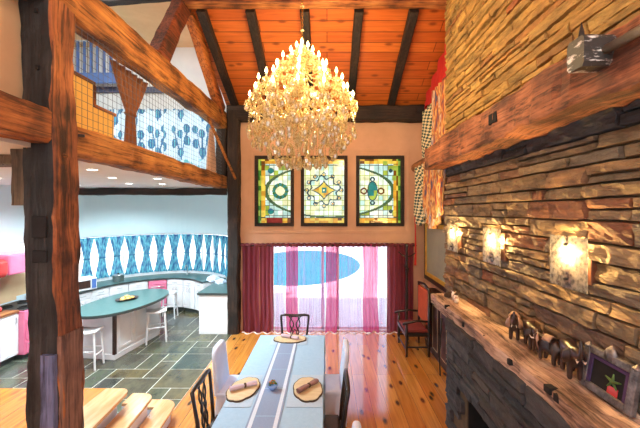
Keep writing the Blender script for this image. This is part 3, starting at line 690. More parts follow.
# ------------------------------------------------------------------ chimney breast
SW, SWY = 1.93, 5.31
LW, LWY = 1.56, 4.255
def stones(mb, xf, y0, y1, z0, z1, seed, hmin, hmax, lmin, lmax, holes=(), depth=.035, rock=.024):
    rr = random.Random(seed); z = z0
    while z < z1-.02:
        h = min(rr.uniform(hmin, hmax), z1-z)
        if z1-z-h < .03: h = z1-z
        y = y1 + rr.uniform(-.02,.02); first = True
        while y > y0:
            l = rr.uniform(lmin, lmax)
            if rr.random() < .15: l *= .45
            ya = max(y-l, y0); g = .0025
            hit = any(ya < hy1 and y > hy0 and z < hz1 and z+h > hz0 for hy0,hy1,hz0,hz1 in holes)
            if not hit:
                sub = [(z, z+h)]
                if h > .11 and rr.random() < .28:
                    c = z+h*rr.uniform(.4,.6); sub = [(z,c),(c,z+h)]
                for (za, zb) in sub:
                    dp = rr.uniform(.0, depth); nu, nv = max(4, int((y-ya)/.045)), max(3, int((zb-za)/.024)); tilt = rr.uniform(-.012,.012)
                    sd = rr.random()*50
                    L_, Z_ = y-ya-2*g, zb-za-2*g; e1 = min(.010, L_*.2); e2 = min(.008, Z_*.2)
                    us = [0, e1/L_] + [e1/L_+(1-2*e1/L_)*k/nu for k in range(1, nu)] + [1-e1/L_, 1]
                    ws = [0, e2/Z_] + [e2/Z_+(1-2*e2/Z_)*k/nv for k in range(1, nv)] + [1-e2/Z_, 1]
                    vv = []
                    for b_i, v in enumerate(ws):
                        for a_i, u in enumerate(us):
                            edge = a_i in (0, len(us)-1) or b_i in (0, len(ws)-1)
                            yy = ya+g+L_*u; zz = za+g+Z_*v
                            nz = noise.noise(Vector((yy*7, zz*13, sd)))*rock + noise.noise(Vector((yy*19, zz*30, sd)))*rock*.55
                            jy = noise.noise(Vector((yy*5,zz*9,sd+3)))*.008; jz = noise.noise(Vector((yy*2.0,zz*3,seed)))*.005 + noise.noise(Vector((yy*9,zz*9,sd+7)))*.004
                            vv.append((xf + .03 if edge else xf-.020-dp+nz+tilt*(v-.5)*2, yy+jy, zz+jz))
                    A = len(us)
                    mb.add(vv, [(r_*A+q_, r_*A+q_+1, (r_+1)*A+q_+1, (r_+1)*A+q_) for r_ in range(len(ws)-1) for q_ in range(A-1)])
            y = ya
        z += h
    return mb
F = thing('stone_fireplace', 'tall ledgestone chimney breast with a dark fireplace at its foot', 'fireplace', (2.08,3.2,0))
o = Vector(F.location)
def fp(name, mb, mats, **kw):
    ob = mb.build(name, mats, origin=tuple(o), **kw); ob.parent = F; ob.location = (0,0,0); return ob
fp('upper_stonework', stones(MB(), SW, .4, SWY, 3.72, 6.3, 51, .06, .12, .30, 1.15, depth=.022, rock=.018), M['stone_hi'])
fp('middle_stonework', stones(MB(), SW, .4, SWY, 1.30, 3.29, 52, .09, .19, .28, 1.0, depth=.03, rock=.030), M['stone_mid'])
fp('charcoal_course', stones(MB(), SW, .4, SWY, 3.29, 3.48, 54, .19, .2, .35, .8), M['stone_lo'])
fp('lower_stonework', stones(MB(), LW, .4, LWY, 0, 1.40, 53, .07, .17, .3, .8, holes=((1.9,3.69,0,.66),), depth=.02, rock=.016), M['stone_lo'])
mb = MB(); mb.box(SW+.012, 2.24, .4, SWY-.02, 0, 6.2); mb.box(LW+.01, SW, 3.69, LWY-.02, 0, 1.36); mb.box(LW+.01, SW, .4, 1.9, 0, 1.36); mb.box(LW+.01, SW, 1.9, 3.69, .66, 1.36)
fp('mortar_core', mb, M['mortar'])
mb = MB(); mb.box(SW-.006, SW-.001, 1.9, 3.69, 0, .66); mb.box(LW+.02, SW, 3.68, 3.69, 0, .66); mb.box(LW+.02, SW, 1.9, 1.91, 0, .66); mb.box(LW, SW, 1.9, 3.69, .001, .02)
fp('firebox', mb, M['soot'])
# big lintel beam on the chimney
lb = thing('chimney_beam', 'massive rough red brown beam across the stone chimney', 'beam', (1.76,2.9,3.6))
mb = hewn(MB(), (1.765,.5,3.595), (1.765,5.38,3.595), .36, .35, 61, seg=60, jit=.03, cham=.05)
b_ = mb.build('beam_body', M['beam_y'], origin=(1.76,2.9,3.6)); b_.parent = lb; b_.location = (0,0,0)
for (y, z, a, c) in ((3.13,3.63,.075,.05),):
    f = MB().box(1.565,1.60,y-a,y+a,z-c,z+c).build('mortise_shade', M['soot'], origin=(1.76,2.9,3.6), bevel=.006); f.parent = lb; f.location = (0,0,0)  # solid black block in place of a hole's shade
# mantel shelf
mt = thing('mantel_shelf', 'thick rough hewn mantel shelf above the fireplace', 'mantel', (1.745,2.8,1.46))
mb = MB(); 
hewn(mb, (1.735,.5,1.45), (1.735,4.93,1.45), .37, .155, 62, seg=70, jit=.020, cham=.10)
pf = []
me = mb.build('shelf_timber', [M['mantel_y'], M['mantel_top']], origin=(1.745,2.8,1.46)); me.parent = mt; me.location = (0,0,0)
for p in me.data.polygons: p.material_index = 1 if (p.normal.z > .75) else 0
for (y, z, a) in ((3.25,1.505,.022), (2.31,1.50,.035), (2.22,1.49,.025), (4.3,1.50,.02), (2.80,1.47,.02), (3.75,1.46,.02)):
    f = MB().box(1.535,1.60,y-a,y+a,z-.025,z+.025).build('mortise_shade', M['soot'], origin=(1.745,2.8,1.46), bevel=.006); f.parent = mt; f.location = (0,0,0)  # black blocks give the dark of the notches as colour
MT = 1.532

# sconces
def sconce(y, label):
    t = thing('wall_sconce', label, 'wall lamp', (1.88,y,2.365), group='glass sconces on the chimney')
    MB().box(.004, .055, -.13, .13, -.15, .15).build('back_box', M['box_metal'], t, bevel=.006)
    MB().box(-.077, -.068, -.19, .19, -.195, .195).build('glass_plate', M['frosted'], t, bevel=.002)
    for z in (-.125, .135): MB().tube([(-.005,0,z),(-.088,0,z)], .010, 8).lathe([(.0,-.012),(.016,-.006),(.016,.006),(0,.012)], 8, (-.088,0,z)).build('pin', M['iron'], t)
    MB().lathe([(0,-.04),(.014,-.028),(.018,0),(.013,.024),(0,.036)], 12, (-.040,0,.0)).build('bulb', M['sconce_bulb'], t, smooth=True)
    l = bpy.data.lights.new('sconce_light', 'POINT'); l.energy = 30; l.color = (1,.60,.20); l.shadow_soft_size = .015
    lo = bpy.data.objects.new('sconce_light', l); COL.objects.link(lo); lo.parent = t; lo.location = (-.030,0,.062)
sconce(2.48, 'largest looking glass wall sconce, above the framed picture end of the mantel')
sconce(3.63, 'middle glass wall sconce of the row on the stone chimney')
sconce(4.76, 'glass wall sconce at the far edge of the stone chimney')

# steel bracket with pole on the beam
t = thing('beam_bracket', 'black and white flaked steel bracket holding a grey pole on the chimney beam', 'bracket', (1.555,1.90,3.65))
hewn(MB(), (-.125,0,0), (.12,0,0), .13, .175, 64, seg=10, jit=.006).build('bracket_block', M['bracket'], t)
MB().tube([(.0,-.03,.0),(-.03,-.8,-.03)], .026, 14).build('pole', M['grey_metal'], t, smooth=True)
MB().lathe([(.02,0),(.014,.05),(.0,.11)], 6, (-.09,.0,.08)).build('spike', M['iron'], t)

# ------------------------------------------------------------------ things on the mantel
def elephant(loc, rz, sc, label, raised=True, tan=False):
    t = thing('elephant_figurine', label, 'figurine', loc, rz, 'carved elephants on the mantel'); t.scale = (sc*.82, sc*.88, sc*1.18)
    # faces +y; body 1 unit = 0.26 m
    V = [(0,-.10,.155),(0,-.02,.165),(0,.06,.16),(0,.115,.185),(0,.15,.19)]
    E = [(0,1),(1,2),(2,3),(3,4)]; Rr = [.058,.066,.060,.042,.040]
    if raised: tr = [(0,.185,.185),(0,.205,.215),(0,.205,.255),(0,.19,.285)]
    else: tr = [(0,.18,.16),(0,.19,.11),(0,.195,.06),(0,.20,.035)]
    i0 = 4
    for k, p in enumerate(tr): V.append(p); E.append((i0, len(V)-1)); i0 = len(V)-1; Rr.append((.022,.018,.014,.011)[k])
    for sx in (-1,1):
        for (y, top) in ((-.105,0),(.065,2)):
            a = len(V); V += [(sx*.036,y,.10),(sx*.038,y+.006,.05),(sx*.038,y,.012)]; E += [(top,a),(a,a+1),(a+1,a+2)]; Rr += [.028,.022,.024]
    a = len(V); V += [(0,-.165,.15),(0,-.178,.09)]; E += [(0,a),(a,a+1)]; Rr += [.010,.007]
    skin('body', V, E, Rr, M['elephant'], t, root=1)
    for sx in (-1,1):
        mb = MB().grid(lambda u, v: (sx*(.038+.045*u+.01*math.sin(v*PI)), .10-.05*u+.02*math.sin(v*PI), .13+.095*v*(1-.25*u)-.02*u), 6, 6)
        mb.build('ear', M['elephant_tan'] if tan else M['elephant'], t, smooth=True, solid=.006)
        MB().tube([(sx*.022,.17,.165),(sx*.028,.205,.158),(sx*.028,.23,.175)], [.007,.006,.002], 6).build('tusk', M['ceramic'], t, smooth=True)
    if tan: MB().grid(lambda u, v: ((u-.5)*.13, -.07+.10*v, .172+.062*math.cos((u-.5)*2.4)), 8, 4).build('saddle_cloth', M['elephant_tan'], t, smooth=True, solid=.008)
    return t
elephant((1.77,3.12,MT), R(150), .92, 'dark wooden elephant with raised trunk and pale cloth, farthest of the row on the mantel', True, True)
elephant((1.80,2.90,MT), R(165), .88, 'plain dark wooden elephant with lowered trunk, second in the row', False)
elephant((1.77,2.64,MT), R(12), .82, 'dark wooden elephant with tan ears, third in the row on the mantel', False, True)
elephant((1.78,2.40,MT), R(160), 1.0, 'plain dark elephant with raised trunk, nearest the silver frame', True)
t = thing('picture_frame', 'ornate tarnished silver picture frame leaning on the mantel', 'picture frame', (1.80,2.14,MT), 0)
tilt = Matrix.Rotation(R(10), 4, 'Y')
def tl(mb): mb.v = [tuple(tilt @ Vector(v)) for v in mb.v]; return mb
mb = MB(); a, b, w = .20, .29, .05
mb.box(-.02,.02,-a,-a+w,0,b); mb.box(-.02,.02,a-w,a,0,b); mb.box(-.02,.02,-a+w,a-w,0,w); mb.box(-.02,.02,-a+w,a-w,b-w,b)
for y in (-a+.02, a-.02): mb.lathe([(0,-.03),(.03,0),(0,.03)], 8, (-.005,y,b-.01))
tl(mb).build('frame', M['silver'], t, bevel=.007)
tl(MB().lathe([(.0,-.05),(.035,-.035),(.05,0),(.03,.035),(0,.06)], 10, (-.01,.0,b+.0), sx=.5)).build('crest', M['silver'], t, smooth=True)
mb = MB(); mb.box(-.012,.012,-.15,-.125,.05,.24); mb.box(-.012,.012,.125,.15,.05,.24); mb.box(-.012,.012,-.125,.125,.215,.24)
tl(mb).build('mount', M['purple'], t)
tl(MB().box(-.002,.006,-.125,.125,.05,.215)).build('picture', M['soot'], t)
mb = MB().box(-.006,-.003,-.085,-.01,.05,.10); tl(mb).build('red_patch', M['red'], t)
mb = MB()
for k in range(5): mb.tube([(-.005,-.04,.13),(-.005,-.04+.06*math.cos(k*1.25+.3),.13+.05*math.sin(k*1.25+.3))], [.012,.004], 6)
tl(mb).build('pale_flower', M['leaf'], t)
for (y, x, h, lab) in ((4.52,1.74,.12,'small white and brown pot at the far end of the mantel, the taller one'), (4.40,1.72,.10,'small white and brown pot on the mantel, nearer the elephants')):
    t = thing('ceramic_pot', lab, 'pot', (x,y,MT), group='small pots on the mantel')
    MB().lathe([(.028,0),(.038,h*.3),(.034,h*.7),(.024,h*.85),(.03,h)], 14).build('pot_body', M['ceramic'], t, smooth=True)
    MB().lathe([(.026,h),(.02,h+.015),(.006,h+.03)], 12).build('pot_lid', M['bark'], t, smooth=True)
tag(hewn(MB(), (1.68,4.62,MT+.03), (1.84,4.78,MT+.03), .09, .05, 66, seg=8, jit=.01).build('driftwood', M['bark']), 'dark piece of wood lying at the far end of the mantel', 'wood piece')

# ------------------------------------------------------------------ alcove beyond the chimney
t = thing('wall_mirror', 'tall mirror in a yellow gilt frame past the stone chimney', 'mirror', (2.235,6.72,1.32))
hy, hz, fw = .72, 1.16, .085
mb = MB(); mb.box(-.03,0,-hy,-hy+fw,0,hz); mb.box(-.03,0,hy-fw,hy,0,hz); mb.box(-.03,0,-hy+fw,hy-fw,0,fw); mb.box(-.03,0,-hy+fw,hy-fw,hz-fw,hz)
mb.build('frame', M['gilt'], t, bevel=.006)
mb = MB(); g_ = .10; mb.box(-.02,0,-hy-g_,-hy,-g_,hz+g_); mb.box(-.02,0,hy,hy+g_,-g_,hz+g_); mb.box(-.02,0,-hy,hy,-g_,0); mb.box(-.02,0,-hy,hy,hz,hz+g_); mb.build('outer_frame', M['dark_wood'], t, bevel=.006)
MB().box(-.012,-.006,-hy+fw,hy-fw,fw,hz-fw).build('mirror_glass', M['mirror'], t)
t = thing('cabinet', 'low dark cabinet with pale inlaid lines under the gilt mirror', 'cabinet', (2.12,6.1,0))
MB().box(-.10,.11,-.68,.68,0,1.17).build('body', M['dark_wood'], t, bevel=.01)
for y in (-.45, 0, .45):
    mb = MB(); a, z0, z1 = .19, .12, 1.05
    mb.box(-.125,-.10,y-a,y+a,z0,z1)
    dd = mb.build('door', M['dark_wood'], t, bevel=.006)
    m2 = MB()
    for (p, q, r_, s_) in ((y-a+.05,y+a-.05,z0+.06,z0+.07),(y-a+.05,y+a-.05,z1-.07,z1-.06),(y-a+.05,y-a+.06,z0+.06,z1-.06),(y+a-.06,y+a-.05,z0+.06,z1-.06)): m2.box(-.127,-.124,p,q,r_,s_)
    m2.build('inlay', M['charger'], dd)
# hanging textiles on a pole
beam('wooden_pole', 'round brown beam end sticking out behind the chimney beam', 'pole', (1.99,5.42,3.72), (1.98,7.42,3.72), .16, .18, 68, M['timber_y'], seg=14, cham=.28)
def cloth(name, label, mat, y0, y1, zt, zfn, x, amp, folds, seed, cat='cloth'):
    rr = random.Random(seed); ph = rr.random()*6
    def fn(u, v):
        y = y0+(y1-y0)*u; zb = zfn(u); ztop = zt(u) if callable(zt) else zt
        return (x + amp*math.sin(u*folds*2*PI+ph+v*1.2) - .05*(1-v)*math.sin(PI*u), y + .03*math.sin(v*7+ph), zb+(ztop-zb)*v)
    return tag(MB().grid(fn, 60, 26).build(name, mat, smooth=True, solid=.006, origin=(x,(y0+y1)/2,3.7)), label, cat)
cloth('shawl', 'black and cream checked shawl hanging in the chimney alcove', M['shawl'], 6.15, 7.15, 3.68, lambda u: 2.75-.30*math.sin(PI*u), 1.92, .045, 4, 1, 'shawl')
cloth('shawl', 'brown and cream striped shawl beside the edge of the stone chimney', M['stripes'], 5.36, 6.3, 3.68, lambda u: 2.80-.36*math.sin(PI*min(1,u*1.15)), 1.89, .065, 6, 2, 'shawl')
cloth('wall_hanging', 'bright red cloth hanging under the pine ceiling beside the chimney', M['red_cloth'], 5.4, 7.3, lambda u: 6.05-.88*u, lambda u: 5.15-.30*u+.12*math.sin(u*9), 2.16, .03, 5, 3, 'wall hanging')
cloth('wall_hanging', 'tan striped cloth draped over the pole above the chimney beam', M['stripes'], 5.4, 6.55, 5.10, lambda u: 3.80, 2.10, .05, 6, 4, 'wall hanging')
cloth('wall_hanging', 'checked cloth draped over the pole in the far corner', M['shawl'], 6.5, 7.2, 4.9, lambda u: 3.80, 2.10, .03, 4, 6, 'wall hanging')
cloth('scarf', 'narrow red scarf hanging in the corner beside the window curtains', M['red_cloth'], 7.28, 7.37, 3.64, lambda u: 1.55, 1.98, .02, 1, 5, 'scarf')
# armchair in the corner
t = thing('armchair', 'dark wooden armchair with a red seat and orange back in the far corner', 'armchair', (1.70,6.56,0), PI/2)
# local: faces +y (world -x); x local = world y
for sx in (-1,1):
    for (y, top) in ((.20,.62), (-.22,1.25)):
        MB().tube([(sx*.34,y,0),(sx*.34,y,.25),(sx*.34,y,.44),(sx*.34,y,top)], [.022,.028,.026,.024], 8).build('leg', M['black_wood'], t, smooth=True)
    MB().tube([(sx*.34,-.22,.66),(sx*.35,0,.68),(sx*.36,.24,.64),(sx*.36,.28,.61)], [.022,.022,.026,.02], 8).build('arm', M['black_wood'], t, smooth=True)
    MB().tube([(sx*.34,-.22,.18),(sx*.34,.20,.18)], .015, 6).build('stretcher', M['black_wood'], t)
MB().tube([(-.34,.20,.12),(.34,.20,.12)], .015, 6).build('stretcher', M['black_wood'], t)
MB().box(-.35,.35,-.24,.23,.38,.44).build('seat_frame', M['black_wood'], t, bevel=.01)
MB().box(-.32,.32,-.22,.21,.44,.49).build('seat', M['dark_red'], t, bevel=.02)
MB().box(-.32,.32,-.245,-.195,.58,1.22).build('backrest', M['orange_cloth'], t, bevel=.012)
MB().tube([(-.36,-.22,1.26),(0,-.23,1.30),(.36,-.22,1.26)], .028, 8).build('crest_rail', M['black_wood'], t, smooth=True)
t = thing('coat_stand', 'tall black coat stand with pegs in the far corner behind the armchair', 'coat stand', (1.74,7.2,0))
MB().lathe([(.03,0),(.03,.5),(.036,.9),(.026,1.0),(.032,1.5),(.024,1.95),(.035,2.0),(0,2.06)], 10).build('pole', M['black_wood'], t, smooth=True)
for k in range(3):
    a = k*2.1+.4; MB().tube([(0,0,.22),(.16*math.cos(a),.16*math.sin(a),.10),(.22*math.cos(a),.22*math.sin(a),.015)], .016, 6).build('foot', M['black_wood'], t)
for k, z in enumerate((1.80,1.55,1.80,1.42)):
    a = k*1.6+2.6; MB().tube([(0,0,z-.05),(.10*math.cos(a),.10*math.sin(a),z-.02),(.19*math.cos(a),.19*math.sin(a),z+.05)], .013, 6).build('peg', M['black_wood'], t)
tag(MB().tube([(1.88,5.48,.02),(1.86,5.46,.3),(1.875,5.45,.7),(1.89,5.44,.98)], [.014,.012,.012,.02], 8).build('fire_poker', M['iron'], smooth=True), 'dark curved poker standing at the far corner of the fireplace', 'poker')

# ------------------------------------------------------------------ dining table and chairs
TX0, TX1, TY0, TY1 = -1.07, -.04, 2.0, 5.32
tcx, tcy = (TX0+TX1)/2, (TY0+TY1)/2
t = thing('dining_table', 'long dining table under a pale blue cloth', 'table', (tcx,tcy,0))
MB().box(TX0-tcx+.02,TX1-tcx-.02,TY0-tcy+.02,TY1-tcy-.02,.70,.738).build('tabletop', M['dark_wood'], t, bevel=.006)
for sx in (-1,1):
    for sy in (-1,1): MB().lathe([(.03,0),(.03,.1),(.042,.3),(.03,.5),(.045,.6),(.045,.70)], 10, (sx*.36,sy*1.45,0)).build('leg', M['dark_wood'], t, smooth=True)
# cloth: top plus drop
def table_cloth():
    mb = MB(); hw, hl, z, drop = (TX1-TX0)/2, (TY1-TY0)/2, .748, .24
    nx, ny = 12, 36
    mb.grid(lambda u, v: (-hw+2*hw*u, -hl+2*hl*v, z + .0012*math.sin(u*9)*math.sin(v*31)), nx, ny)
    per = [(-hw+2*hw*i/nx*1.0,-hl) for i in range(nx)] + [(hw,-hl+2*hl*i/ny) for i in range(ny)] + [(hw-2*hw*i/nx,hl) for i in range(nx)] + [(-hw,hl-2*hl*i/ny) for i in range(ny)]
    n = len(per)
    rows = 6; vs = []
    for k in range(rows+1):
        f = k/rows
        for i, (x, y) in enumerate(per):
            off = .010*math.sin(min(1,f*2)*PI/2) + .012*f*math.sin(i*1.1)
            nx_, ny_ = (x/hw if abs(abs(x)-hw) < 1e-6 else 0), (y/hl if abs(abs(y)-hl) < 1e-6 else 0)
            vs.append((x+nx_*off, y+ny_*off, z-drop*f))
    mb.add(vs, [(k*n+i, k*n+(i+1)%n, (k+1)*n+(i+1)%n, (k+1)*n+i) for k in range(rows) for i in range(n)])
    return mb
tag(table_cloth().build('tablecloth', M['cloth'], smooth=True, loc=(tcx,tcy,0)), 'pale blue tablecloth over the long dining table', 'tablecloth')
TZ = .7515
t = thing('table_runner', 'grey blue runner with two white stripes down the middle of the table', 'table runner', (-.60,tcy,TZ))
MB().box(-.155,.155,-1.6,1.46,0,.003).build('runner_cloth', M['runner'], t)
for x in (-.118,.118): MB().box(x-.018,x+.018,-1.6,1.46,.0025,.0045).build('white_stripe', M['stripe'], t)
mb = MB()
for y in (-.9,-.45,.05,.5,.95,1.3): mb.box(-.10,.10,y-.004,y+.004,.0025,.0042)
mb.build('cross_stripe', M['cloth'], t)
def placemat(x0, x1, y0, y1, label):
    mb = MB().box(x0,x1,y0,y1,TZ,TZ+.002); 
    o = mb.build('placemat', M['mat_line'], origin=((x0+x1)/2,(y0+y1)/2,TZ)); return tag(o, label, 'placemat', 'pale placemats on the table')
placemat(-1.06,-.78,3.36,4.02,'pale placemat under the charger on the kitchen side of the table')
placemat(-.42,-.05,3.36,4.02,'pale placemat under the charger on the fireplace side of the table')
placemat(-.86,-.30,4.92,5.30,'pale placemat under the charger at the far end of the table')
def charger(loc, rz, label, nap, naplab, naprot):
    t = thing('charger_plate', label, 'charger', loc, rz, 'scalloped wooden chargers')
    poly = []; inn = []
    for k in range(64):
        a = 2*PI*k/64; s = 1+.05*abs(math.sin(a*4)) - .03
        poly.append((.165*s*math.cos(a), .255*s*math.sin(a))); inn.append((.155*s*math.cos(a), .243*s*math.sin(a)))
    MB().prism(poly, 0, .014).build('bark_rim', M['bark'], t)
    MB().prism(inn, .013, .017).build('plate_face', M['charger'], t)
    n = thing('rolled_napkin', naplab, 'napkin', (loc[0],loc[1],loc[2]+.017), naprot, 'rolled napkins on the chargers')
    def roll(u, v):
        a = 2*PI*u; l = -.15+.30*v; r = .028-.012*math.exp(-((l-.02)/.03)**2) + .003*math.sin(3*a)
        return (l, r*math.cos(a), .026+r*.85*math.sin(a))
    MB().grid(roll, 18, 20).build('napkin_cloth', nap, n, smooth=True, solid=.003)
    MB().lathe([(.020,-.012),(.026,-.008),(.026,.008),(.020,.012)], 14).build('napkin_ring', M['bark'], n, smooth=True)
    r_ = n.children[-1]; r_.rotation_euler = (0,PI/2,0); r_.location = (.02,0,.026)
charger((-.935,3.69,TZ+.002), R(-12), 'wooden charger with a lavender napkin, on the kitchen side of the table', M['napkin'], 'lavender napkin rolled in a ring, on the kitchen side', R(28))
charger((-.215,3.69,TZ+.002), R(8), 'wooden charger with a brown napkin, on the fireplace side of the table', M['napkin_b'], 'brown napkin rolled in a ring, on the fireplace side', R(48))
charger((-.575,5.13,TZ+.002), PI/2, 'wooden charger at the far end of the table before the black chair', M['napkin'], 'lavender napkin rolled in a ring, at the far end of the table', R(-24))
t = thing('bowl', 'small blue bowl of greenery in the middle of the runner', 'bowl', (-.61,3.70,TZ+.003))
MB().lathe([(.03,0),(.034,.008),(.055,.03),(.066,.06),(.062,.06),(.048,.03),(.0,.02)], 20).build('bowl_shell', M['bowl'], t, smooth=True)
mb = MB(); rr = random.Random(5)
for k in range(16):
    a, r = rr.random()*6.28, rr.random()*.045; x, y = r*math.cos(a), r*math.sin(a)
    mb.lathe([(0,-.012),(.014,-.002),(.010,.008),(0,.014)], 6, (x,y,.058+rr.random()*.02))
mb.build('greenery', M['leaf'], t, smooth=True)
mb = MB()
for k in range(6):
    a = k*1.05; mb.lathe([(0,-.008),(.012,0),(0,.01)], 6, (.03*math.cos(a),.03*math.sin(a),.078))
mb.build('petals', M['petal'], t, smooth=True)

# black carved chair: faces +y, back at -y
def black_chair(loc, rz, label):
    t = thing('dining_chair', label, 'chair', loc, rz, 'black carved dining chairs')
    bw = M['black_wood']
    for sx in (-1,1):
        MB().tube([(sx*.23,.21,0),(sx*.23,.215,.2),(sx*.235,.22,.43)], [.018,.022,.028], 8).build('leg', bw, t, smooth=True)
        MB().tube([(sx*.19,-.27,0),(sx*.195,-.23,.25),(sx*.20,-.21,.45)], [.018,.022,.024], 8).build('leg', bw, t, smooth=True)
        MB().tube([(sx*.20,-.21,.43),(sx*.205,-.225,.65),(sx*.225,-.25,.85),(sx*.235,-.265,.96),(sx*.215,-.27,.985)], [.022,.020,.018,.020,.016], 8).build('back_post', bw, t, smooth=True)
    MB().tube([(-.245,-.268,.97),(-.17,-.27,.985),(0,-.272,.97),(.17,-.27,.985),(.245,-.268,.97)], [.016,.022,.026,.022,.016], 8).build('crest_rail', bw, t, smooth=True)
    mb = MB()
    y = lambda z: -.215-.055*(z-.45)/.52
    for sx in (-1,1):
        for w_ in ((.03,.075,.03,.085,.05), (.06,.015,.07,.02,.10)):
            zs = (.46,.58,.70,.83,.965)
            pts = spline([(sx*a, y(z), z) for a, z in zip(w_, zs)], 5)
            mb.tube(pts, .0105, 6)
        mb.tube(spline([(sx*.0,y(.62),.62),(sx*.04,y(.68),.68),(0,y(.75),.75)],4), .009, 6)
    mb.box(-.075,.075,-.225,-.205,.44,.475)
    mb.build('splat', bw, t, smooth=True)
    MB().box(-.25,.25,-.21,.24,.405,.45).build('seat_frame', bw, t, bevel=.01)
    MB().box(-.235,.235,-.19,.23,.45,.48).build('seat', M['dark_wood'], t, bevel=.014)
    MB().tube([(-.21,0,.15),(.21,0,.15)], .012, 6).tube([(-.21,-.24,.15),(-.225,.21,.15)], .012, 6).tube([(.21,-.24,.15),(.225,.21,.15)], .012, 6).build('stretcher', bw, t)
    return t
c0 = black_chair((-1.05,3.455,0), R(-90), 'black carved chair on the kitchen side of the table')
dup(c0, (-.06,3.455,0), R(90), 'black carved chair on the fireplace side, seen almost edge on')
dup(c0, (-.545,5.34,0), R(180), 'black carved chair at the far end of the table before the curtains')
def slip_chair(loc, rz, label):
    t = thing('dining_chair', label, 'chair', loc, rz, 'white slipcovered dining chairs')
    def back(u, v):      # rounded slab as a closed loop section
        a = 2*PI*u; z = .44+.56*v
        hw = .235 - .02*v - (.06*max(0,(v-.85)/.15)**2); th = .045-.012*v
        ca, sa = math.cos(a), math.sin(a)
        x = hw*math.copysign(abs(ca)**.35, ca); y = th*math.copysign(abs(sa)**.6, sa)
        return (x, -.225-.05*v+y, z)
    mb = MB().grid(back, 40, 16); top = len(mb.v)-41
    mb.f.append(tuple(range(top, top+40))); mb.m.append(0)
    mb.build('backrest', M['slip'], t, smooth=True)
    MB().box(-.24,.24,-.24,.23,.40,.49).build('seat', M['slip'], t, bevel=.03)
    def skirt(u, v):
        a = 2*PI*u; ca, sa = math.cos(a), math.sin(a)
        k = .245+.02*(1-v)+.008*math.sin(a*18)*(1-v)
        return (k*math.copysign(abs(ca)**.3, ca), k*math.copysign(abs(sa)**.3, sa)-.005, .04+.39*v)
    MB().grid(skirt, 96, 8).build('skirt', M['slip'], t, smooth=True)
    for sx in (-1,1):
        for sy in (-1,1): MB().box(sx*.2-.018,sx*.2+.018,sy*.2-.018,sy*.2+.018,0,.1).build('leg', M['black_wood'], t)
    return t
s0 = slip_chair((-1.15,4.34,0), R(-90), 'white slipcovered chair on the kitchen side of the table')
dup(s0, (-.02,4.36,0), R(90), 'white slipcovered chair on the fireplace side, farther along the table')
dup(s0, (-.03,2.60,0), R(90), 'white slipcovered chair on the fireplace side, its top just inside the photo')

# ------------------------------------------------------------------ landing and steps
def round_step(mb, x0, x1a, x1b, y0, y1, z0, z1, r, mi=0):
    """slab x0..(x1a at y0, x1b at y1), far right corner rounded"""
    pts = [(x0,y0),(x1a,y0)]
    for k in range(9):
        a = k/8*PI/2; pts.append((x1b-r+r*math.cos(a), y1-r+r*math.sin(a)))
    pts.append((x0,y1))
    return mb.prism(pts, z0, z1)
t = thing('stair_landing', 'orange pine landing with white risers beside the big post', 'landing', (-2.44,4.06,0))
lo = Vector(t.location)
def lp(name, mb, mat, **kw):
    ob = mb.build(name, mat, origin=tuple(lo), **kw); ob.parent = t; ob.location = (0,0,0); return ob
lp('landing_base', round_step(MB(), -6.38, -2.08, -2.49, YF+.02, 4.02, 0, .53, .15), M['riser'])
lp('landing_boards', round_step(MB(), -6.38, -2.72, -2.72, YF+.02, 4.06, .53, .57, .01), M['landing'])
lp('landing_tread', round_step(MB(), -2.72, -1.96, -2.40, YF+.02, 4.06, .53, .572, .12), M['tread'], bevel=.006)  # pale stretch repeats a highlight as colour
for (za, xa, xb, yy, ra, lab) in ((.38,-1.78,-2.22,4.30,.16,'pale pine step below the landing, the upper of two'), (.19,-1.50,-2.00,4.49,.2,'lowest pale pine step with a rounded end')):
    t = thing('stair_step', lab, 'step', (xb,yy,0), group='pine steps'); lo = Vector(t.location)
    x0a, x0b = (-2.07,-2.48) if za > .3 else (-1.76,-2.28)
    def seg_step(mb, xa, xb, yy, z0, z1, ra):
        pts = [(-2.5,yy-.6),(-2.5+.0,yy)] if False else None
        p = [(x0a+.0,YF+.05),(xa,YF+.05)]
        for k in range(9):
            a = k/8*PI/2; p.append((xb-ra+ra*math.cos(a), yy-ra+ra*math.sin(a)))
        q = (-2.53 if za > .3 else -2.53)
        p += [(q,yy),(q,4.065 if za > .3 else 4.31),(x0b+.02,4.065 if za > .3 else 4.31)]
        return mb.prism(p, z0, z1)
    lp('riser', seg_step(MB(), xa-.03, xb-.04, yy-.03, 0, za-.038, ra), M['riser'])
    lp('tread', seg_step(MB(), xa, xb, yy, za-.038, za, ra), M['tread'], bevel=.006)

# ------------------------------------------------------------------ loft
net = thing('safety_net', 'fine grey safety netting across the loft opening', 'net', (-2.34,5.2,3.53))
mb = MB(); y0, y1 = -2.2, 2.25
k = 0; y = y0
while y <= y1+.001: mb.box(-.0016,.0016,y-.0016,y+.0016,0,1.02); y += .075
z = .05
while z < 1.0: mb.box(-.0016,.0016,y0,y1,z-.0016,z+.0016); z += .075
mb.build('mesh', M['net'], net)
t = thing('half_wall', 'stepped yellow half wall with brown caps behind the netting', 'half wall', (-2.70,3.5,LOFT_Z))
MB().box(-.05,.05,-.6,.24,0,.68).box(-.05,.05,.24,.60,0,.43).build('wall_panel', M['yellow'], t)
MB().box(-.065,.065,-.6,.26,.68,.715).build('cap', M['timber_y'], t); MB().box(-.065,.065,.24,.63,.43,.465).build('cap', M['timber_y'], t); MB().box(-.065,.065,.24,.27,.465,.68).build('cap', M['timber_z'], t)
t = thing('balcony_railing', 'white and blue railing high in the loft behind the yellow half wall', 'railing', (-5.2,7.3,5.58))
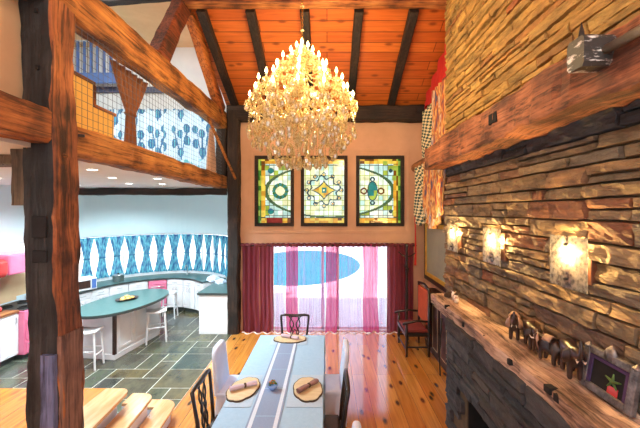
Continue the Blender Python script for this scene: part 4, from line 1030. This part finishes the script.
for k in range(9): MB().box(-.62+k*.145,-.58+k*.145,-.02,.02,.22,.92).build('baluster', M['blue_rail'], t)
MB().box(-.66,.66,-.03,.03,.92,.97).build('top_rail', M['white'], t); MB().box(-.66,.70,-.03,.03,.0,.22).build('bottom_board', M['blue_rail'], t)
def gathered(name, label, mat, loc, h, wtop, wmid, wbot, fmid, rotz=0, nf=6, tie=None, cat='curtain', group=None, mats=None, mfn=None, nu=48, nv=28, dep=.035, curve=.9):
    t = thing(name, label, cat, loc, rotz, group)
    def w(v):
        if v > fmid: a = (v-fmid)/(1-fmid); return wmid+(wtop-wmid)*(a**curve)
        a = (fmid-v)/fmid; return wmid+(wbot-wmid)*(a**curve)
    def fn(u, v):
        ww = w(v); 
        return ((u-.5)*ww, dep*math.sin(u*nf*2*PI)*(.4+.6*ww/max(wtop,wbot)) , h*v)
    MB().grid(fn, nu, nv, mfn=mfn).build('curtain_cloth', mats or mat, t, smooth=True)
    if tie: 
        n = 20; MB().tube([((wmid/2+.012)*math.cos(2*PI*k/n), (dep+.012)*math.sin(2*PI*k/n), h*fmid) for k in range(n+1)], .014, 6, cap=False).build('tieback', tie, t, smooth=True)
    return t
gathered('curtain', 'brown curtain tied in the middle, hanging from the heavy top beam', M['brown_curtain'], (-2.56,4.30,3.54), 1.02, .80, .15, .26, .46, PI/2, 6, M['brown_curtain'], group=None)
gathered('curtain', 'tan cloth bunched in the loft corner behind the slender rod', M['tan_cloth'], (-2.40,6.85,3.54), .92, .16, .40, .46, .35, PI/2, 5, None)
# loft windows and print curtains
for i, (a, b) in enumerate(LWX):
    t = thing('window_%d' % (6+i), ('loft window behind the print curtains, farther from the dining room', 'loft window behind the print curtains, beside the corner post')[i], 'window', ((a+b)/2,YB,3.62), kind='structure')
    hw = (b-a)/2; mb = MB()
    for x in (-hw+.02,0,hw-.02): mb.box(x-.02,x+.02,.04,.1,0,1.44)
    for z in (.02,1.42): mb.box(-hw,hw,.04,.1,z-.02,z+.02)
    mb.build('window_frame', M['white'], t); MB().box(-hw,hw,.068,.072,0,1.44).build('glass_pane', M['glass'], t)
BLOB = [(0,.16,.075,.11),(-.15,.36,.07,.11),(.14,.42,.07,.11),(-.02,.58,.065,.10),(-.17,.68,.06,.09),(.13,.70,.065,.10)]
def motif(x, z, cell, off):
    x += off; c = math.floor(x/cell); lx = x-(c+.5)*cell; zz = z-.22-(c % 2)*.14
    lz = zz if 0 < zz < .85 else zz-.86 if zz >= .85 else 9
    for bx, bz, rx, rz in BLOB:
        e = math.hypot((lx-bx)/rx, (lz-bz)/rz)
        if e < 1: return 1 if (abs(lx-bx)/rx < .22 or abs(lx-bx)/rx > .42 or e > .75) else 2
    if lz < .6 and (abs(lx) < .012 or abs(abs(lx)-.22*lz) < .012): return 1
    if z < .35 and math.sin(x*23+z*9)*math.sin(x*11-z*17) > .45: return 2
    return 0
for i, (a, b) in enumerate([(-5.55,-4.95),(-4.95,-4.35),(-4.35,-3.70),(-3.70,-3.08),(-3.08,-2.50)]):
    lab = ['white print curtain in the loft, partly behind the yellow half wall', 'white curtain with blue print just left of the tied brown curtain', 'white curtain with blue print just right of the tied brown curtain', 'white curtain with blue balloon print, middle of the loft window', 'white curtain with blue balloon print beside the corner post'][i]
    w = b-a
    o = MB().grid(lambda u, v: (-w/2+u*w, .03*math.sin(u*3*2*PI+i), v*1.50), 64, 84, mfn=lambda u, v: motif(u*w, v*1.50, .52, i*.13)).build('curtain', [M['lcurtain'],M['motif'],M['motif2']], smooth=True, loc=((a+b)/2,YB-.12,3.56))
    tag(o, lab, 'curtain', 'print curtains in the loft')

# ------------------------------------------------------------------ kitchen
PL = arc(PATH)
CT = .92
mb = MB(); inner = offset(PATH, -.03); outer = offset(PATH, .66)
ct = thing('countertop', 'long curved teal countertop along the kitchen bay', 'countertop', (-4.4,8.9,.88)); o = Vector(ct.location)
strip(mb, inner, outer, .885, .92)
f = mb.build('counter_slab', M['teal'], origin=tuple(o)); f.parent = ct; f.location = (0,0,0)
mb = MB(); strip(mb, offset(PATH,-.036), offset(PATH,-.028), .875, .915); f = mb.build('front_edge', M['teal_edge'], origin=tuple(o)); f.parent = ct; f.location = (0,0,0)
mb = MB(); strip(mb, offset(PATH,.64), offset(PATH,.665), .92, .985); f = mb.build('backsplash', M['white'], origin=tuple(o)); f.parent = ct; f.location = (0,0,0)
NU = 9; ul = PL[-1]/NU
labs = ['white kitchen cabinet just past the pink range', 'white kitchen cabinet under the microwave', 'white cabinet under the counter, just right of the microwave', 'white cabinet under the cooking pot', 'white cabinet just left of the pink dishwasher', '', 'white double cabinet just right of the pink dishwasher', 'white cabinet second right of the pink dishwasher', 'white cabinet where the counter meets the peninsula']
def handle_bar(x, z0, z1): return MB().tube([(x,.0,z0),(x,-.03,z0+.01),(x,-.03,z1-.01),(x,.0,z1)], .006, 6)
for k in range(NU):
    p, _ = at(PATH, PL, k*ul); q, _ = at(PATH, PL, (k+1)*ul); L_ = (q-p).length; ang = math.atan2(q.y-p.y, q.x-p.x); m_ = (p+q)/2
    hw = L_/2-.004
    if k == 5:
        t = thing('dishwasher', 'pink dishwasher set among the white cabinets of the curved counter', 'dishwasher', (m_.x,m_.y,0), ang)
        MB().box(-hw,hw,.012,.50,.10,.87).build('body', M['pink'], t); MB().box(-hw,hw,.05,.5,0,.10).build('toe_kick', M['teal_edge'], t)
        d_ = MB().box(-hw+.01,hw-.01,-.012,.012,.12,.74).build('door', M['pink'], t, bevel=.006)
        MB().tube([(-hw+.08,-.01,.70),(-hw+.08,-.045,.70),(hw-.08,-.045,.70),(hw-.08,-.01,.70)], .009, 6).build('handle', M['chrome'], d_)
        MB().box(-hw+.01,hw-.01,-.012,.012,.75,.86).build('control_panel', M['pink'], t, bevel=.004)
        continue
    t = thing('base_cabinet', labs[k], 'cabinet', (m_.x,m_.y,0), ang, 'white kitchen cabinets')
    MB().box(-hw,hw,.012,.50,.10,.87).build('body', M['white'], t); MB().box(-hw,hw,.05,.5,0,.10).build('toe_kick', M['teal_edge'], t)
    dr = MB().box(-hw+.012,hw-.012,-.01,.012,.73,.86).build('drawer', M['white'], t, bevel=.005)
    MB().tube([(-.06,-.01,.795),(-.06,-.035,.795),(.06,-.035,.795),(.06,-.01,.795)], .005, 6).build('handle', M['chrome'], dr)
    for (a, b, hx) in ((-hw+.012,-.004,-.04),(.004,hw-.012,.04)):
        mb = MB().box(a,b,-.006,.012,.12,.715); e = .045
        mb.box(a,a+e,-.016,-.006,.12,.715); mb.box(b-e,b,-.016,-.006,.12,.715); mb.box(a+e,b-e,-.016,-.006,.12,.165); mb.box(a+e,b-e,-.016,-.006,.67,.715)
        d_ = mb.build('door', M['white'], t); hb = handle_bar(hx,.55,.65); hb.v = [(x,y-.016,z) for x,y,z in hb.v]; hb.build('handle', M['chrome'], d_)
# peninsula
t = thing('peninsula', 'white panelled peninsula with a teal top beside the corner post', 'kitchen counter', (-2.55,7.38,0))
MB().box(-.30,.32,.02,1.12,.10,.88).build('body', M['white'], t, bevel=.004)
MB().box(-.31,.325,.0,.02,.0,.88).build('end_panel', M['white'], t, bevel=.004)
MB().box(-.31,.325,-.012,.0,.0,.09).build('baseboard', M['white'], t, bevel=.003)
MB().box(-.34,.33,-.03,1.22,.885,.921).build('counter_slab', M['teal'], t); MB().box(-.342,.33,-.034,-.028,.872,.918).build('front_edge', M['teal_edge'], t)
MB().box(-.346,-.338,-.034,1.1,.872,.918).build('front_edge', M['teal_edge'], t)
# left run: range, cabinet, hood, fridge
t = thing('kitchen_range', 'pink retro kitchen range against the left kitchen wall', 'range', (-5.95,6.46,0), 0)
MB().box(-.40,.36,-.36,.36,.08,.90).build('body', M['pink'], t, bevel=.02); MB().box(-.38,.3,-.34,.34,0,.08).build('toe_kick', M['teal_edge'], t)
MB().box(.36,.385,-.34,.34,.36,.74).build('oven_door', M['pink'], t, bevel=.008); MB().box(.36,.38,-.34,.34,.12,.32).build('drawer', M['pink'], t, bevel=.008)
MB().tube([(.385,-.3,.70),(.42,-.3,.70),(.42,.3,.70),(.385,.3,.70)], .011, 6).build('handle', M['chrome'], t)
MB().tube([(.38,-.3,.28),(.41,-.3,.28),(.41,.3,.28),(.38,.3,.28)], .011, 6).build('handle', M['chrome'], t)
MB().box(-.38,.34,-.34,.34,.90,.915).build('cooktop', M['iron'], t)
for (x, y) in ((-.15,-.18),(.18,-.18),(-.15,.18),(.18,.18)): MB().lathe([(.10,.915),(.10,.935),(.085,.935),(.085,.915)], 16, (x,y,0)).build('burner', M['iron'], t)
t = thing('base_cabinet', 'white base cabinet with a wooden top beside the pink range', 'cabinet', (-6.02,5.92,0), 0, 'white kitchen cabinets')
MB().box(-.33,.30,-.18,.18,.10,.87).build('body', M['white'], t); MB().box(-.33,.24,-.18,.18,0,.10).build('toe_kick', M['teal_edge'], t)
mb = MB().box(.30,.315,-.17,.17,.12,.85)
for (a,b,c,d_) in ((-.17,-.13,.12,.85),(.13,.17,.12,.85),(-.13,.13,.12,.17),(-.13,.13,.80,.85)): mb.box(.315,.325,a,b,c,d_)
dd = mb.build('door', M['white'], t); MB().tube([(.32,.11,.70),(.35,.11,.70),(.35,.11,.80),(.32,.11,.80)], .006, 6).build('handle', M['chrome'], dd)
MB().box(-.34,.335,-.185,.185,.875,.92).build('wooden_top', M['timber_y'], t, bevel=.006)
for k, (x, y, w_, h_, c_) in enumerate(((-.16,-.08,.08,.10,'roll'),(.06,.05,.06,.08,'red'),(-.12,.12,.05,.13,'gilt'))):
    tag(MB().lathe([(w_*.8,0),(w_,h_*.2),(w_,h_*.8),(w_*.6,h_),(w_*.62,h_+.015),(0,h_+.02)], 14).build('canister', M[c_], smooth=True, loc=(-6.02+x,5.92+y,.92)), ('tan canister on the wooden top beside the range','red canister on the wooden top beside the range','golden canister on the wooden top beside the range')[k], 'canister')
t = thing('refrigerator', 'pink refrigerator at the left edge of the photo', 'refrigerator', (-6.01,5.39,0))
MB().box(-.33,.33,-.32,.32,.03,1.58).build('body', M['pink'], t, bevel=.05, seg=3); MB().box(.33,.37,-.31,.31,.55,1.55).build('door', M['pink'], t, bevel=.015); MB().box(.33,.37,-.31,.31,.06,.53).build('freezer_door', M['pink'], t, bevel=.015)
MB().tube([(.37,.24,.7),(.41,.24,.72),(.41,.24,1.2),(.37,.24,1.22)], .012, 6).build('handle', M['chrome'], t)
t = thing('range_hood', 'pink hood with a rounded red end on the left kitchen wall', 'range hood', (-6.05,6.3,1.55))
MB().box(-.34,.28,-.30,.55,.02,.40).build('hood_body', M['pink'], t, bevel=.03)
MB().box(-.34,.32,-.70,-.31,.0,.34).build('rounded_end', M['red'], t, bevel=.10, seg=5)
tag(MB().box(-6.398,-6.385,5.0,7.0,.93,1.56).build('wall_panel', M['cream']), 'beige splashback panel behind the pink range', 'splashback')
# island
ic = (-4.10,6.74)
t = thing('kitchen_island', 'white kitchen island with a long oval teal top', 'kitchen island', (ic[0],ic[1],0), R(-8))
poly = []
for k in range(56):
    a = 2*PI*k/56; ca, sa = math.cos(a), math.sin(a)
    poly.append((.61*math.copysign(abs(ca)**.92, ca), 1.03*math.copysign(abs(sa)**.92, sa)))
MB().prism(poly, .895, .925).build('island_top', M['teal'], t); MB().prism([(x*1.004,y*1.003) for x,y in poly], .872, .912).build('top_edge', M['teal_edge'], t)
ib = thing('x', None, None); bpy.data.objects.remove(ib)
BX0, BX1, BY0, BY1 = -.40, .27, -.62, .66
MB().box(BX0,BX1,BY0,BY1,.0,.875).build('body', M['white'], t, bevel=.006)
MB().box(BX0-.012,BX1+.012,BY0-.012,BY1+.012,0,.10).build('baseboard', M['white'], t, bevel=.006)
MB().box(BX1-.03,BX1+.022,BY0-.022,BY0+.03,.10,.875).build('corner_post', M['dark_wood'], t, bevel=.004)
for k in range(3):
    a = BY0+.10+k*.43; b = a+.36; mb = MB()
    for (p, q, r_, s_) in ((a,a+.04,.16,.80),(b-.04,b,.16,.80),(a+.04,b-.04,.16,.20),(a+.04,b-.04,.76,.80)): mb.box(BX1,BX1+.012,p,q,r_,s_)
    mb.build('side_panel', M['white'], t)
t = thing('platter', 'dark oval platter of bread rolls on the teal island', 'platter', (-4.12,6.80,.926), R(60))
MB().lathe([(.10,0),(.13,.006),(.19,.03),(.185,.034),(.12,.012),(0,.01)], 28, sx=1.2).build('dish', M['dark_wood'], t, smooth=True)
t.scale = (1,.8,1)
for k, (x, y, z) in enumerate(((-.10,-.03,.03),(0,-.05,.03),(.09,-.02,.03),(-.05,.06,.03),(.06,.06,.03),(0,.01,.065))):
    w = Matrix.Rotation(R(60),4,'Z') @ Vector((x,y*.8,z))
    o = MB().lathe([(0,-.03),(.035,-.018),(.045,.0),(.033,.022),(0,.032)], 12, sx=1.25).build('bread_roll', M['roll'], smooth=True, loc=(-4.12+w.x,6.80+w.y,.926+w.z))
    tag(o, 'golden bread roll heaped on the dark platter', 'bread roll', 'bread rolls on the platter')
# stools
def stool(loc, rz, label):
    t = thing('bar_stool', label, 'stool', loc, rz, 'white wooden stools')
    def seat(u, v):
        x = -.19+.38*u; y = -.15+.30*v
        return (x, y, .635+.03*(2*u-1)**2)
    MB().grid(seat, 14, 6).build('seat', M['white'], t, smooth=True, solid=.035)
    for sx in (-1,1):
        for sy in (-1,1):
            MB().tube([(sx*.15,sy*.11,.635),(sx*.185,sy*.145,0)], [.020,.016], 6).build('leg', M['white'], t)
        MB().tube([(sx*.172,-.13,.25),(sx*.172,.13,.25)], .012, 6).build('rung', M['white'], t)
    for sy in (-1,1): MB().tube([(-.168,sy*.127,.32),(.168,sy*.127,.32)], .012, 6).build('rung', M['white'], t)
    return t
st = stool((-4.20,5.80,0), R(8), 'white wooden stool at the near end of the island beside the big post')
dup(st, (-3.60,6.98,0), R(25), 'white wooden stool on the dining side of the island')
dup(st, (-4.08,8.50,0), R(10), 'small looking white stool behind the far end of the island')
# counter things
t = thing('microwave', 'white microwave with a dark window on the curved counter', 'microwave', (-5.82,7.72,.92), R(-30))
MB().box(-.02,.34,-.24,.24,.01,.28).build('body', M['white'], t, bevel=.01); MB().box(.34,.35,-.20,.10,.06,.23).build('door_window', M['dark_wood'], t); MB().box(.34,.352,.13,.22,.04,.25).build('control_panel', M['blue_rail'], t)
for s_ in (-.2,.2): MB().box(0,.3,s_-.02,s_+.02,0,.012).build('foot', M['iron'], t)
t = thing('cooking_pot', 'grey cooking pot with lid on the curved kitchen counter', 'pot', (-5.45,8.62,.92))
MB().lathe([(.12,0),(.13,.02),(.13,.15),(.135,.155)], 20).build('pot_body', M['chrome'], t, smooth=True); MB().lathe([(.135,.155),(.10,.18),(.0,.19)], 20).build('lid', M['chrome'], t, smooth=True); MB().lathe([(.02,.19),(.025,.21),(0,.22)], 10).build('knob', M['iron'], t)
t = thing('faucet', 'slim chrome faucet on the far curve of the kitchen counter', 'faucet', (-4.0,9.45,.92))
MB().tube(spline([(0,0,0),(0,0,.22),(-.0,-.06,.29),(0,-.13,.25),(0,-.14,.20)],5), .012, 8).build('spout', M['chrome'], t, smooth=True); MB().lathe([(.03,0),(.025,.03),(.012,.04)], 12).build('base', M['chrome'], t, smooth=True); MB().tube([(.04,0,.05),(.10,0,.08)], .008, 6).build('lever', M['chrome'], t)
for (x, y, sx, h, lab) in ((-3.02,8.72,.16,.13,'larger heap of white towels where the counter meets the peninsula'), (-2.72,8.42,.13,.10,'smaller heap of white towels beside the corner post')):
    def blob(u, v):
        a = 2*PI*u; b = v*PI/2; r = sx*(1+.18*math.sin(3*a+v*4)+.1*math.sin(7*a))
        return (r*math.cos(a)*math.cos(b), r*math.sin(a)*math.cos(b), h*math.sin(b)*(1+.1*math.sin(5*a)))
    tag(MB().grid(blob, 40, 10).build('towel', M['slip'], smooth=True, loc=(x,y,.921)), lab, 'towel')
# bay curtains: gathered hourglass panels
CW = offset(WALLP, -.06); CL = arc(CW)
ords = ['first','second','third','fourth','fifth','sixth','seventh','eighth','ninth','tenth','eleventh','twelfth','thirteenth','fourteenth','fifteenth','sixteenth']
S0, S1, NC = 1.0, CL[-1]-.32, 16
for k in range(NC):
    s_ = S0+(S1-S0)*k/(NC-1); p, tt = at(CW, CL, s_); ang = math.atan2(tt.y, tt.x); w_ = (S1-S0)/(NC-1)*1.03
    gathered('curtain', ('blue print kitchen curtain hidden behind the big post, nearer the pink range', 'blue print kitchen curtain at the edge of the big post, above the microwave')[k] if k < 2 else 'blue print kitchen curtain mostly behind the dark corner post' if k == NC-1 else 'blue print kitchen curtain tied in the middle, %s clear of the big post' % ords[k-2], M['kcurtain'], (p.x,p.y,1.0), 1.07, w_, w_*.40, w_*.95, .5, ang, 3, M['motif'], group='tied blue kitchen curtains', nu=24, nv=20, dep=.02, curve=1.25)
# recessed lights
for k, (x, y, lab) in enumerate([(-2.95,4.15,'recessed ceiling light nearest the big post'), (-3.35,5.15,'recessed ceiling light second from the big post'), (-3.75,6.25,'recessed ceiling light before the dark kitchen beam'), (-2.72,5.3,'recessed ceiling light nearest the golden loft beam'), (-3.15,6.3,'recessed ceiling light in the row nearest the loft beam, farther back'), (-5.2,5.2,'recessed ceiling light over the pink range side of the kitchen'), (-5.0,6.6,'recessed ceiling light behind the edge of the big post'), (-4.6,8.2,'recessed ceiling light in the bay beyond the dark kitchen beam')]):
    t = thing('ceiling_light', lab, 'ceiling light', (x,y,3.27), group='recessed kitchen lights')
    MB().lathe([(.055,-.002),(.075,-.006),(.075,0),(.055,0)], 24).build('trim_ring', M['kceil'], t); MB().lathe([(.055,-.003),(.0,-.0035)], 24).build('diffuser', M['downlight'], t)
    l = bpy.data.lights.new('downlight', 'SPOT'); l.energy = 175; l.color = (.78,.94,1); l.spot_size = R(150); l.spot_blend = .8; l.shadow_soft_size = .05
    lo_ = bpy.data.objects.new('downlight', l); COL.objects.link(lo_); lo_.parent = t; lo_.location = (0,0,-.02)

# ------------------------------------------------------------------ chandelier
CHX, CHY = -.33, 4.4
ch = thing('chandelier', 'large tiered crystal chandelier with glowing candle lamps', 'chandelier', (CHX,CHY,0))
RZ = RIDGE_Z - (RIDGE_Y-CHY)*(RIDGE_Z-5.3)/(RIDGE_Y-YF+.2)
mb = MB(); z = 5.06; k = 0
while z < RZ-.06:
    n = 10; mb.tube([((.012*math.cos(2*PI*j/n) if k % 2 else 0), (0 if k % 2 else .012*math.cos(2*PI*j/n)), z+.022*math.sin(2*PI*j/n)) for j in range(n+1)], .0035, 5, cap=False)
    z += .034; k += 1
mb.build('chain', M['gold'], ch)
MB().lathe([(.0,RZ-.06),(.06,RZ-.04),(.07,RZ-.005),(.0,RZ)], 16).build('canopy', M['gold'], ch, smooth=True)
MB().lathe([(.0,5.14),(.03,5.155),(.0,5.17)], 10).lathe([(0,5.46),(.03,5.475),(0,5.49)], 10).build('chain_ball', M['crystal'], ch)
MB().lathe([(.0,5.07),(.02,5.05),(.02,4.98),(.05,4.93),(.025,4.88),(.03,4.75),(.06,4.68),(.03,4.6),(.035,4.45),(.08,4.36),(.045,4.28),(.05,4.12),(.10,4.02),(.06,3.92),(.03,3.86),(.05,3.78),(.0,3.70)], 14).build('stem', M['crystal'], ch, smooth=True)
TIERS = [(.075,4.86,4,4.92),(.165,4.76,6,4.80),(.32,4.62,8,4.62),(.475,4.45,10,4.42),(.60,4.31,12,4.22),(.68,4.15,14,4.02)]
def drop(mb, x, y, z, s, mi=0):
    mb.lathe([(0,0),(.010*s,-.012*s),(.016*s,-.03*s),(.012*s,-.05*s),(0,-.062*s)], 6, (x,y,z))
def arm_set(r, zc, zroot):
    arm = MB().tube(spline([(.03,0,zroot),(r*.45,0,min(zroot,zc)-.10),(r*.85,0,zc-.10),(r,0,zc-.03)],4), .009, 6)
    cup = MB().lathe([(.012,-.04),(.02,-.02),(.052,.0),(.062,.012),(.058,.014),(.015,.004)], 12, (r,0,zc))
    can = MB().lathe([(.012,0),(.012,.075),(.008,.08)], 8, (r,0,zc))
    bulb = MB().lathe([(.008,0),(.018,.018),(.017,.036),(.008,.06),(0,.08)], 8, (r,0,zc+.08))
    fr = MB()
    for k in range(7):
        a = 2*PI*k/7; x, y = r+.056*math.cos(a), .056*math.sin(a)
        for j in range(2): fr.lathe([(0,0),(.008,-.009),(0,-.018)], 6, (x,y,zc-.0-j*.019))
        drop(fr, x, y, zc-.038, 1.15+.25*(k % 2))
    return arm, cup, can, bulb, fr
cnt = 0
for (r, zc, n, zr) in TIERS:
    parts = arm_set(r, zc, zr); meshes = None
    for k in range(n):
        a = 2*PI*(k+.5*(cnt % 2))/n
        if meshes is None:
            o_ = parts[0].build('arm', M['crystal'], ch, smooth=True); subs = [parts[1].build('cup', M['crystal'], o_, smooth=True), parts[2].build('candle', M['candle'], o_, smooth=True), parts[3].build('bulb', M['flame'], o_, smooth=True), parts[4].build('crystal_fringe', M['crystal'], o_)]
            meshes = (o_, subs); o_.rotation_euler[2] = a
        else:
            c = meshes[0].copy(); COL.objects.link(c); c.parent = ch; c.rotation_euler[2] = a
            for s_ in meshes[1]: d_ = s_.copy(); COL.objects.link(d_); d_.parent = c
    cnt += 1
# bead strands: swags between tiers and long falls below
def strand_mesh(pts, r, dropsize):
    mb = MB()
    for p in pts: mb.lathe([(0,-r),(r,0),(0,r)], 5, p)
    if dropsize: drop(mb, pts[-1][0], pts[-1][1], pts[-1][2]-r, dropsize)
    return mb
def ring_copies(mb, name, n, a0, mat=None):
    o_ = mb.build(name, mat or M['crystal'], ch); o_.rotation_euler[2] = a0
    for k in range(1, n):
        c = o_.copy(); COL.objects.link(c); c.parent = ch; c.rotation_euler[2] = a0+2*PI*k/n
for (r, z0, L_, n) in ((.70,4.06,.26,18), (.56,4.02,.36,16), (.44,3.98,.44,14), (.32,3.92,.48,12), (.20,3.86,.44,9), (.10,3.78,.38,6)):
    m_ = int(L_/.024)
    ring_copies(strand_mesh([(r,0,z0-j*.024) for j in range(m_)], .0095, 2.2), 'crystal_strand', n, r*9)
sw = MB(); rr = random.Random(9)
def swag(mb, p, q, sag, n):
    for j in range(n+1):
        f = j/n; x = p[0]+(q[0]-p[0])*f; y = p[1]+(q[1]-p[1])*f; z_ = p[2]+(q[2]-p[2])*f-sag*4*f*(1-f)
        mb.lathe([(0,-.0095),(.0095,0),(0,.0095)], 5, (x,y,z_))
cnt = 0
for i, (r, zc, n, zr) in enumerate(TIERS):
    for k in range(n):
        a, b = 2*PI*(k+.5*(i % 2))/n, 2*PI*(k+1+.5*(i % 2))/n
        swag(sw, (r*math.cos(a),r*math.sin(a),zc-.02), (r*math.cos(b),r*math.sin(b),zc-.02), .09, 10)
        if i: 
            r2, z2 = TIERS[i-1][0], TIERS[i-1][1]
            swag(sw, (r*math.cos(a),r*math.sin(a),zc-.01), (r2*math.cos(a),r2*math.sin(a),z2-.03), .05, 9)
for k in range(330):
    f = rr.random(); r = .10+.60*math.sqrt(f)*rr.uniform(.7,1); a = rr.random()*6.283
    ztop = 4.62-.85*r+rr.uniform(-.5,.02)
    drop(sw, r*math.cos(a), r*math.sin(a), ztop, rr.uniform(1.3,2.3))
tag(sw.build('crystal_swags', M['crystal'], ch), kind='stuff')
mb = MB(); 
for k in range(14):
    a = k*2.4; r = .18+.035*k; mb.lathe([(0,-.035),(.02,0),(0,.03)], 6, (r*math.cos(a), r*math.sin(a), 4.05+.08*math.sin(k*1.7)))
tag(mb.build('amber_drops', pm('amber_crystal', (.35,.12,.02), (.2,.06,.01), 10, rough=.1), ch), kind='stuff')
for (x, y, z_, e) in ((.3,.6,5.1,24),(.44,.1,4.78,24),(-.40,-.1,4.78,16),(.15,-.75,4.50,24),(-.1,.70,4.50,18),(.82,0,4.30,30),(-.78,0,4.30,16),(0,0,4.2,10)):
    l = bpy.data.lights.new('chandelier_light', 'POINT'); l.energy = e; l.color = (1,.70,.34); l.shadow_soft_size = .08
    lo_ = bpy.data.objects.new('chandelier_light', l); COL.objects.link(lo_); lo_.parent = ch; lo_.location = (x,y,z_)

for (x, y, z_, e, lab) in ((-1.2,-1.0,5.1,130,'added fill lamp out of view behind the camera, farther left'), (1.0,-1.0,5.1,120,'added fill lamp out of view behind the camera, farther right')):  # unseen lamps added behind the camera as fill for the room
    t = thing('ceiling_light', lab, 'ceiling light', (x,y,z_)); MB().lathe([(.10,.32),(.10,.06),(.16,.0),(.14,.0),(.08,.06)], 18).build('shade', M['white'], t); MB().lathe([(.05,.02),(.06,.06),(.03,.10),(0,.11)], 12).build('lamp_glass', M['downlight'], t)
    l = bpy.data.lights.new('fill_light', 'POINT'); l.energy = e; l.color = (1,.92,.80); l.shadow_soft_size = .12
    lo_ = bpy.data.objects.new('fill_light', l); COL.objects.link(lo_); lo_.parent = t; lo_.location = (0,0,-.12)
# ------------------------------------------------------------------ daylight
w = bpy.data.worlds.new('world'); scene.world = w; w.use_nodes = True
bg = w.node_tree.nodes['Background']; bg.inputs[0].default_value = (.80,.92,1,1); bg.inputs[1].default_value = 1.7
sun = bpy.data.lights.new('sun', 'SUN'); sun.energy = 8.0; sun.angle = R(1.5); sun.color = (1,.95,.88)
so = bpy.data.objects.new('sun', sun); COL.objects.link(so); so.rotation_euler = (R(27), R(-8), 0)
def portal(loc, rot, sx, sy):
    l = bpy.data.lights.new('window_portal', 'AREA'); l.shape = 'RECTANGLE'; l.size = sx; l.size_y = sy; l.cycles.is_portal = True
    o_ = bpy.data.objects.new('window_portal', l); COL.objects.link(o_); o_.location = loc; o_.rotation_euler = rot
portal((.07,YB+.25,1.0), (R(-90),0,0), 2.8, 2.1)
portal((-4.2,9.95,1.55), (R(-90),0,0), 4.2, 1.2)
portal((-4.3,YB+.25,4.35), (R(-90),0,0), 4.0, 1.5)
portal((-.05,YF-.25,2.95), (R(90),0,0), 4.0, 4.2)
portal((-4.7,YF-.25,2.95), (R(90),0,0), 2.7, 4.2)
loftl = thing('ceiling_light', 'added fill lamp of the loft, out of view', 'ceiling light', (-4.4,5.0,6.5))  # unseen lamp added to brighten the loft
MB().lathe([(.12,0),(.12,-.04),(.0,-.06)], 20).build('lamp_glass', M['downlight'], loftl)
l = bpy.data.lights.new('loft_fill_light', 'POINT'); l.energy = 90; l.color = (.85,.95,1); l.shadow_soft_size = .15
lo_ = bpy.data.objects.new('loft_fill_light', l); COL.objects.link(lo_); lo_.parent = loftl; lo_.location = (0,0,-.2)

vs = scene.view_settings; vs.view_transform = 'Standard'; vs.look = 'None'; vs.gamma = 1; vs.use_curve_mapping = False; vs.exposure = .50
scene.cycles.max_bounces = 10; scene.cycles.transparent_max_bounces = 24; scene.cycles.diffuse_bounces = 5
scene.cycles.caustics_reflective = False; scene.cycles.caustics_refractive = False; scene.cycles.sample_clamp_indirect = 8
